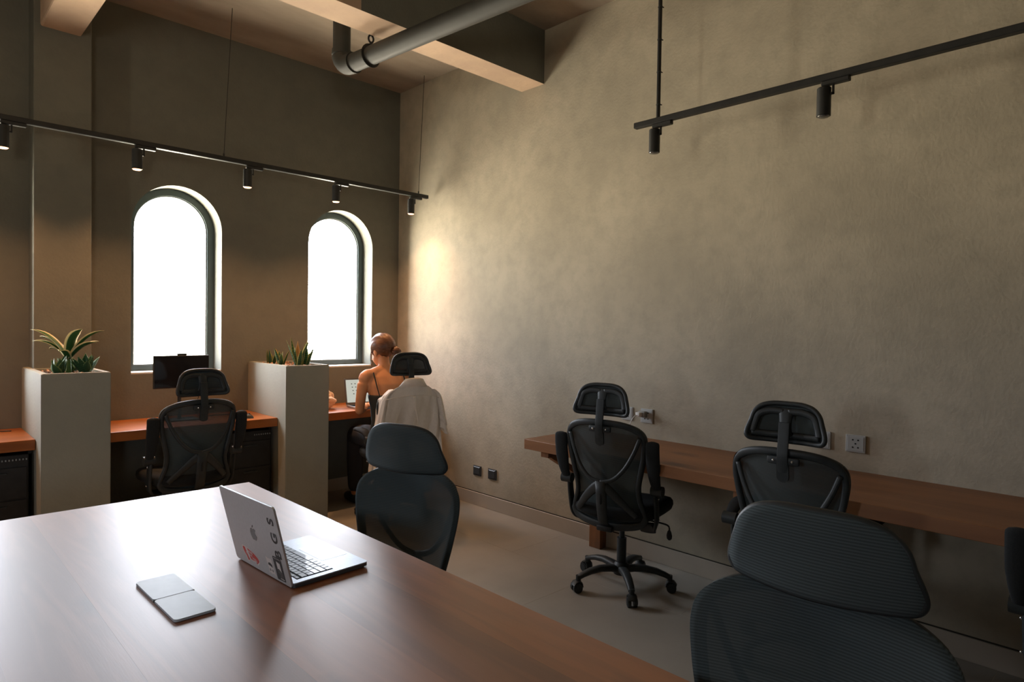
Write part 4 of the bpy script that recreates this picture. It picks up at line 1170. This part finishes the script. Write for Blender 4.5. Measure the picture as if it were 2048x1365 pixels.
# body: u runs across the back (left -> right, wrapping forward at both sides), v runs down
bm = bmesh.new(); NU, NV = 72, 54; G = []
for j in range(NV + 1):
    v = j / NV; row = []
    z = 1.030 - v * .60
    half = .074 + .133 * min(1, (v / .13)) ** .7 + .065 * v
    dep = .045 + .06 * min(1, v / .2)
    for i in range(NU + 1):
        u = -1 + 2 * i / NU
        a = u * 1.75
        x = half * math.sin(a) / math.sin(1.57) if abs(a) < 1.57 else math.copysign(half, u) * (1 - (abs(a) - 1.57) * .10)
        yy = -.335 - .012 - dep * .28 * math.cos(a) + (0 if abs(a) < 1.57 else (abs(a) - 1.57) * .55)
        yy += .07 * (x / .26) ** 2 + .03 * v
        # hanging folds
        fold = .024 * v * math.sin(a * 6.5 + 1.2 * math.sin(v * 3 + u)) + .013 * v * math.sin(a * 13 + v * 5) + .012 * math.sin(a * 3 - v * 4) * min(1, v * 2)
        fold += .012 * noise.noise(Vector((u * 3, v * 4, 2.2)))
        zz = z - .055 * abs(u) ** 2.2 * (1 - v * .4) + (.035 * math.sin(u * 4 + 1) - .05 * max(0, u)) * (v ** 2) + (-.12 * v ** 2 if u < -.55 else 0) * min(1, (-u - .55) * 4 if u < -.55 else 0)
        row.append(bm.verts.new((x + .004 * math.sin(v * 20 + i), yy - fold, zz)))
    G.append(row)
for j in range(NV):
    for i in range(NU): bm.faces.new((G[j][i], G[j][i + 1], G[j + 1][i + 1], G[j + 1][i]))
sb = mk('shirt_body', bm, M['shirt'], sht, smooth=True)
so = sb.modifiers.new('solid', 'SOLIDIFY'); so.thickness = .0022
sb.modifiers.new('sub', 'SUBSURF').levels = 1; sb.modifiers['sub'].render_levels = 1
# collar band standing at the neck
bm = bmesh.new(); rs = []
for k in range(21):
    a = R_(-105 + 210 * k / 20)
    x = .062 * math.sin(a); y = -.345 - .038 * math.cos(a)
    z0 = 1.018; h_ = .030 + .008 * math.cos(a)
    rs.append([Vector((x, y, z0)), Vector((x * .93, y + .003, z0 + h_)), Vector((x * 1.12, y - .012, z0 + h_ * .85)), Vector((x * 1.75, y - .020 + .03 * abs(math.sin(a)), z0 - .018 - .012 * abs(math.sin(a))))])
for k in range(20):
    A = [bm.verts.new(p) for p in rs[k]]; B = [bm.verts.new(p) for p in rs[k + 1]]
    for q in range(3): bm.faces.new((A[q], A[q + 1], B[q + 1], B[q]))
bmesh.ops.remove_doubles(bm, verts=bm.verts, dist=1e-5)
co = mk('collar', bm, M['shirt'], sht, smooth=True); co.modifiers.new('solid', 'SOLIDIFY').thickness = .002
# yoke seam and back pleat
bm = bmesh.new()
tube(bm, catmull([Vector((x, -.398 + .09 * (x / .26) ** 2 , .935 - .03 * (x / .2) ** 2)) for x in (-.21, -.12, 0, .12, .21)], 5), .0022, n=6)
mk('yoke_seam', bm, M['shirt'], sht, smooth=True)
bm = bmesh.new(); tube(bm, catmull([(-.015, -.400, .93), (-.008, -.412, .86), (.010, -.408, .78), (.02, -.40, .72)], 5), lambda q: .010 * (1 - .6 * q), .004, n=8, up=Vector((0, 1, 0)), fixed=True)
mk('back_pleat', bm, M['shirt'], sht, smooth=True)
# sleeves hanging flat at both sides
for s, P0 in ((1, [(.150, -.325, .970), (.198, -.315, .93), (.220, -.310, .85), (.238, -.305, .75), (.256, -.300, .655)]),
              (-1, [(-.150, -.315, .970), (-.190, -.300, .92), (-.205, -.290, .82), (-.212, -.285, .72), (-.214, -.280, .62)])):
    bm = bmesh.new(); P = catmull(P0, 6)
    def sring(p, q, g=1.0):
        return [p + Vector((g * (.016 + .016 * q) * (1 + .2 * math.sin(5 * a + q * 9)) * math.cos(a), g * (.040 + .010 * q) * math.sin(a), -.03 * q * math.cos(a) * s)) for a in [2 * PI * j / 24 for j in range(24)]]
    loft(bm, [sring(p, k / (len(P) - 1)) for k, p in enumerate(P)], cap=False)
    sl = mk('sleeve', bm, M['shirt'], sht, smooth=True); sl.modifiers.new('solid', 'SOLIDIFY').thickness = .002
    bm = bmesh.new(); n = len(P) - 1
    loft(bm, [sring(P[n - 7] , (n - 7) / n, 1.12), sring(P[n - 4], (n - 4) / n, 1.14)], cap=False); mk('cuff_fold', bm, M['shirt'], sl, smooth=True).modifiers.new('solid', 'SOLIDIFY').thickness = .003

# ================================================================== CEILING PIPE
pp = empty('drain_pipe', (-1.295, -1.25, 3.0), 0, 'thick grey drain pipe dropping from the ceiling and turning under the beam', 'pipe')
def PW(p): return Vector(p) - Vector((-1.295, -1.25, 3.0))
e0 = Vector((-1.295, -1.25, 3.055)); fwd = (Vector((-1.597, -2.49, 2.80)) - e0)
fwd = Vector((.125, -1.30, .0)); fwd.normalize()
bm = bmesh.new(); cyl(bm, PW((-1.295, -1.25, 3.15)), PW((-1.295, -1.25, CEIL)), .055, n=28); mk('vertical_pipe', bm, M['pipe'], pp, auto=40)
bm = bmesh.new()
P = [PW(e0 + Vector((0, 0, .11)))] + [PW(e0 + Vector((0, 0, .07)))] + [PW(e0 + Vector((0, 0, .035)) + fwd * .02)] + [PW(e0 + fwd * .055 + Vector((0, 0, .008)))] + [PW(e0 + fwd * .10)] + [PW(e0 + fwd * .13)]
tube(bm, catmull(P, 4), .061, n=28); mk('elbow', bm, M['pipe'], pp, auto=40)
bm = bmesh.new(); cyl(bm, PW(e0 + fwd * .11), PW(e0 + fwd * 6.2), .055, n=28); mk('horizontal_pipe', bm, M['pipe'], pp, auto=40)
bm = bmesh.new(); tube(bm, [PW(e0 + fwd * .125), PW(e0 + fwd * .135)], .064, n=28); mk('coupling', bm, M['pipe'], pp, auto=40)
hg = e0 + fwd * .30
bm = bmesh.new(); cyl(bm, PW((hg.x, hg.y, hg.z + .12)), PW((hg.x, hg.y, CEIL)), .006, n=10)
tr3 = [PW((hg.x + .017 * math.cos(a), hg.y, hg.z + .10 + .022 * math.sin(a))) for a in [2 * PI * k / 16 for k in range(16)]]
tube(bm, tr3, .006, n=8, closed=True, up=Vector((0, 1, 0)))
cyl(bm, PW((hg.x, hg.y, hg.z + .055)), PW((hg.x, hg.y, hg.z + .08)), .009, n=10)
mk('hanger', bm, M['blackmetal'], pp, auto=40)
bm = bmesh.new(); a_, b__ = frame_of(fwd)
tube(bm, [PW(hg + a_ * .058 * math.cos(q) + b__ * .058 * math.sin(q)) for q in [2 * PI * k / 28 for k in range(28)]], .012, .002, n=8, closed=True, up=fwd, fixed=True); mk('pipe_clamp', bm, M['blackmetal'], pp, auto=40)

# ================================================================== TRACK LIGHTS
tz = 2.54
tk = empty('light_track', (-1.9, -.5, tz), 0, 'long black light track hung on thin cables before the windows', 'light track')
bm = bmesh.new(); box(bm, (-4.6, -.0165, -.030), (1.85, .0165, 0), bev=.003, seg=1); mk('rail', bm, M['blackmetal'], tk)
for s in (-1, 1):
    bm = bmesh.new(); box(bm, (-4.5, s * .006 - .0012, -.0312), (1.8, s * .006 + .0012, -.0298)); mk('conductor_strip', bm, M['vent'], tk)
for xb, xt in ((1.755, 1.80), (.155, .205), (-1.45, -1.40), (-3.0, -2.96)):
    bm = bmesh.new(); cyl(bm, (xb, 0, 0), (xt, 0, CEIL - tz), .0022, n=6); mk('cable', bm, M['blackmetal'], tk)
    bm = bmesh.new(); cyl(bm, (xb, 0, 0), (xb, 0, .02), .006, n=8); mk('cable_gripper', bm, M['blackmetal'], tk)
tr = empty('light_track', (-.45, -4.3, tz), 0, 'black light track hung from a conduit beside the long wall, lamps off', 'light track')
bm = bmesh.new(); box(bm, (-.0165, -2.2, -.030), (.0165, 1.39, 0), bev=.003, seg=1); mk('rail', bm, M['blackmetal'], tr)
for yy in (1.245, -1.6):
    bm = bmesh.new(); cyl(bm, (0, yy, -.03), (0, yy, CEIL - tz), .0105, n=14)
    pl_ = mk('conduit', bm, M['blackmetal'], tr, auto=40)
    for k in range(6):
        bm = bmesh.new(); z = .07 + k * .17
        tube(bm, [(.0118 * math.cos(a), yy + .0118 * math.sin(a), z) for a in [2 * PI * j / 14 for j in range(14)]], .0012, .003, n=6, closed=True, up=Vector((0, 0, 1)), fixed=True)
        box(bm, (.010, yy - .010, z - .001), (.019, yy - .005, z + .003)); mk('cable_tie', bm, M['black'], pl_)

def spotlight(x, y, dirv, lit, label, group):
    """adapter under the rail, side arm and a drum lamp pointing down"""
    a = math.atan2(dirv[1], dirv[0])
    t = empty('track_spotlight', (x, y, tz - .03), a, label, 'spotlight', group)
    bm = bmesh.new(); box(bm, (-.01, -.014, -.020), (.105, .014, .0), bev=.003, seg=1); mk('adapter', bm, M['blackmetal'], t)
    bm = bmesh.new(); box(bm, (.034, -.006, -.062), (.042, .006, -.016), bev=.002, seg=1); box(bm, (.026, -.006, -.062), (.042, .006, -.052), bev=.002, seg=1); mk('arm', bm, M['blackmetal'], t)
    bm = bmesh.new()
    r = .029
    prof = [(.0005, -.026), (r - .004, -.026), (r, -.030), (r, -.148), (r - .002, -.150), (r - .003, -.148), (r - .004, -.138), (.001, -.138)]
    loft(bm, [ring((0, 0, z), (0, 0, 1), rr, rr, 28) for rr, z in prof]); mk('lamp_body', bm, M['blackmetal'], t, auto=40)
    bm = bmesh.new(); loft(bm, [ring((0, 0, z), (0, 0, 1), rr, rr, 24) for rr, z in ((.0005, -.1395), (r - .0035, -.1395), (r - .0035, -.1500), (r - .008, -.1540), (.0005, -.1570))]); mk('lens', bm, M['lamp'] if lit else M['lampoff'], t, smooth=True)
    if lit:
        ld = bpy.data.lights.new('spot_beam', 'SPOT'); ld.energy = SPOT_W; ld.color = SPOT_COL; ld.spot_size = R_(116); ld.spot_blend = 1.0; ld.shadow_soft_size = .022
        lo = bpy.data.objects.new('spot_beam', ld); link(lo, t); lo.location = (0, 0, -.162)
    return t
GL = 'lit spotlights on the track before the windows'
for x, lab in ((-2.917, 'lit black spotlight nearest the picture edge, beyond the column'), (-2.264, 'lit black spotlight above the tall window behind the monitor'),
               (-1.585, 'lit black spotlight between the two arched windows'), (-.912, 'lit black spotlight above the window by the seated woman'),
               (-.219, 'lit black spotlight at the end of its track in the room corner'), (-3.6, 'lit black spotlight further along the track, out of view'), (-4.3, 'lit black spotlight at the far run of the track, out of view')):
    spotlight(x, -.5, (1, 0), True, lab, GL)
for y, lab in ((-3.035, 'unlit black spotlight under the conduit end of the wall track'), (-3.896, 'unlit black spotlight on the wall track, larger and nearer the camera'), (-4.85, 'unlit black spotlight on the wall track, out of view')):
    spotlight(-.45, y, (0, -1), False, lab, 'unlit spotlights on the track beside the long wall')

# ================================================================== SOCKETS
def socket(y0, y1, z0, z1, m, label, group, holes=True, n_groups=1, gang=1):
    w_, h_ = abs(y1 - y0), z1 - z0
    t = empty('wall_socket', (0, (y0 + y1) / 2, (z0 + z1) / 2), 0, label, 'socket', group)
    bm = bmesh.new(); box(bm, (-.009, -w_ / 2, -h_ / 2), (-.0002, w_ / 2, h_ / 2), bev=.003); mk('face_plate', bm, m, t)
    bm = bmesh.new(); box(bm, (-.0105, -w_ / 2 + .008, -h_ / 2 + .008), (-.0085, w_ / 2 - .008, h_ / 2 - .008), bev=.001, seg=1); mk('insert', bm, m, t)
    if holes:
        for dy, dz, a in ((0, 0, 0), (-.012, .018, 0), (.012, .018, 0), (-.012, -.018, 25), (.012, -.018, -25)):
            bm = bmesh.new(); box(bm, (-.0112, -.0035, -.0035), (-.0104, .0035, .0035), mtx=Matrix.Translation((0, dy, dz)) @ Matrix.Rotation(R_(a), 4, 'X')); mk('pin_hole', bm, M['hole'], t)
    else:
        bm = bmesh.new(); box(bm, (-.0125, -w_ / 2 + .014, -h_ / 2 + .012), (-.0103, w_ / 2 - .014, h_ / 2 - .012), bev=.001, seg=1); mk('rocker', bm, m, t)
    return t
GS = 'grey power sockets above the wall desk'
socket(-2.535, -2.62, .845, .93, M['plate'], 'grey wall socket partly behind the headrest at the free end of the wall desk', GS)
socket(-2.68, -2.768, .843, .930, M['plate'], 'grey wall socket with a white charger plugged in', GS)
socket(-3.72, -3.806, .838, .925, M['plate'], 'grey wall socket mostly hidden by the middle chair headrest', GS)
socket(-3.876, -3.966, .840, .925, M['plate'], 'grey wall socket fully in view beside the middle chair', GS)
GD = 'dark sockets low on the long wall'
socket(-1.098, -1.190, .237, .316, M['platedark'], 'dark low socket nearer the windows', GD, holes=False)
socket(-1.275, -1.368, .237, .318, M['platedark'], 'dark low socket nearer the wall desk', GD, holes=False)
cg = empty('phone_charger', (-.011, -2.700, .898), 0, 'white plug-in charger with a thin white lead hanging from it', 'charger')
bm = bmesh.new(); box(bm, (-.030, -.030, -.020), (0.0, .018, .018), bev=.005); mk('adapter_block', bm, mat('grey_adapter', (.30, .30, .29), .4), cg)
bm = bmesh.new(); box(bm, (-.062, -.014, -.013), (-.030, .014, .013), bev=.005); mk('charger_body', bm, M['whiteplastic'], cg)
bm = bmesh.new(); tube(bm, catmull([(-.060, 0, -.004), (-.078, .01, -.010), (-.088, .025, -.04), (-.10, .035, -.09), (-.13, .04, -.143), (-.17, .06, -.146)], 6), .0022, n=6); mk('lead', bm, M['whiteplastic'], cg, smooth=True)
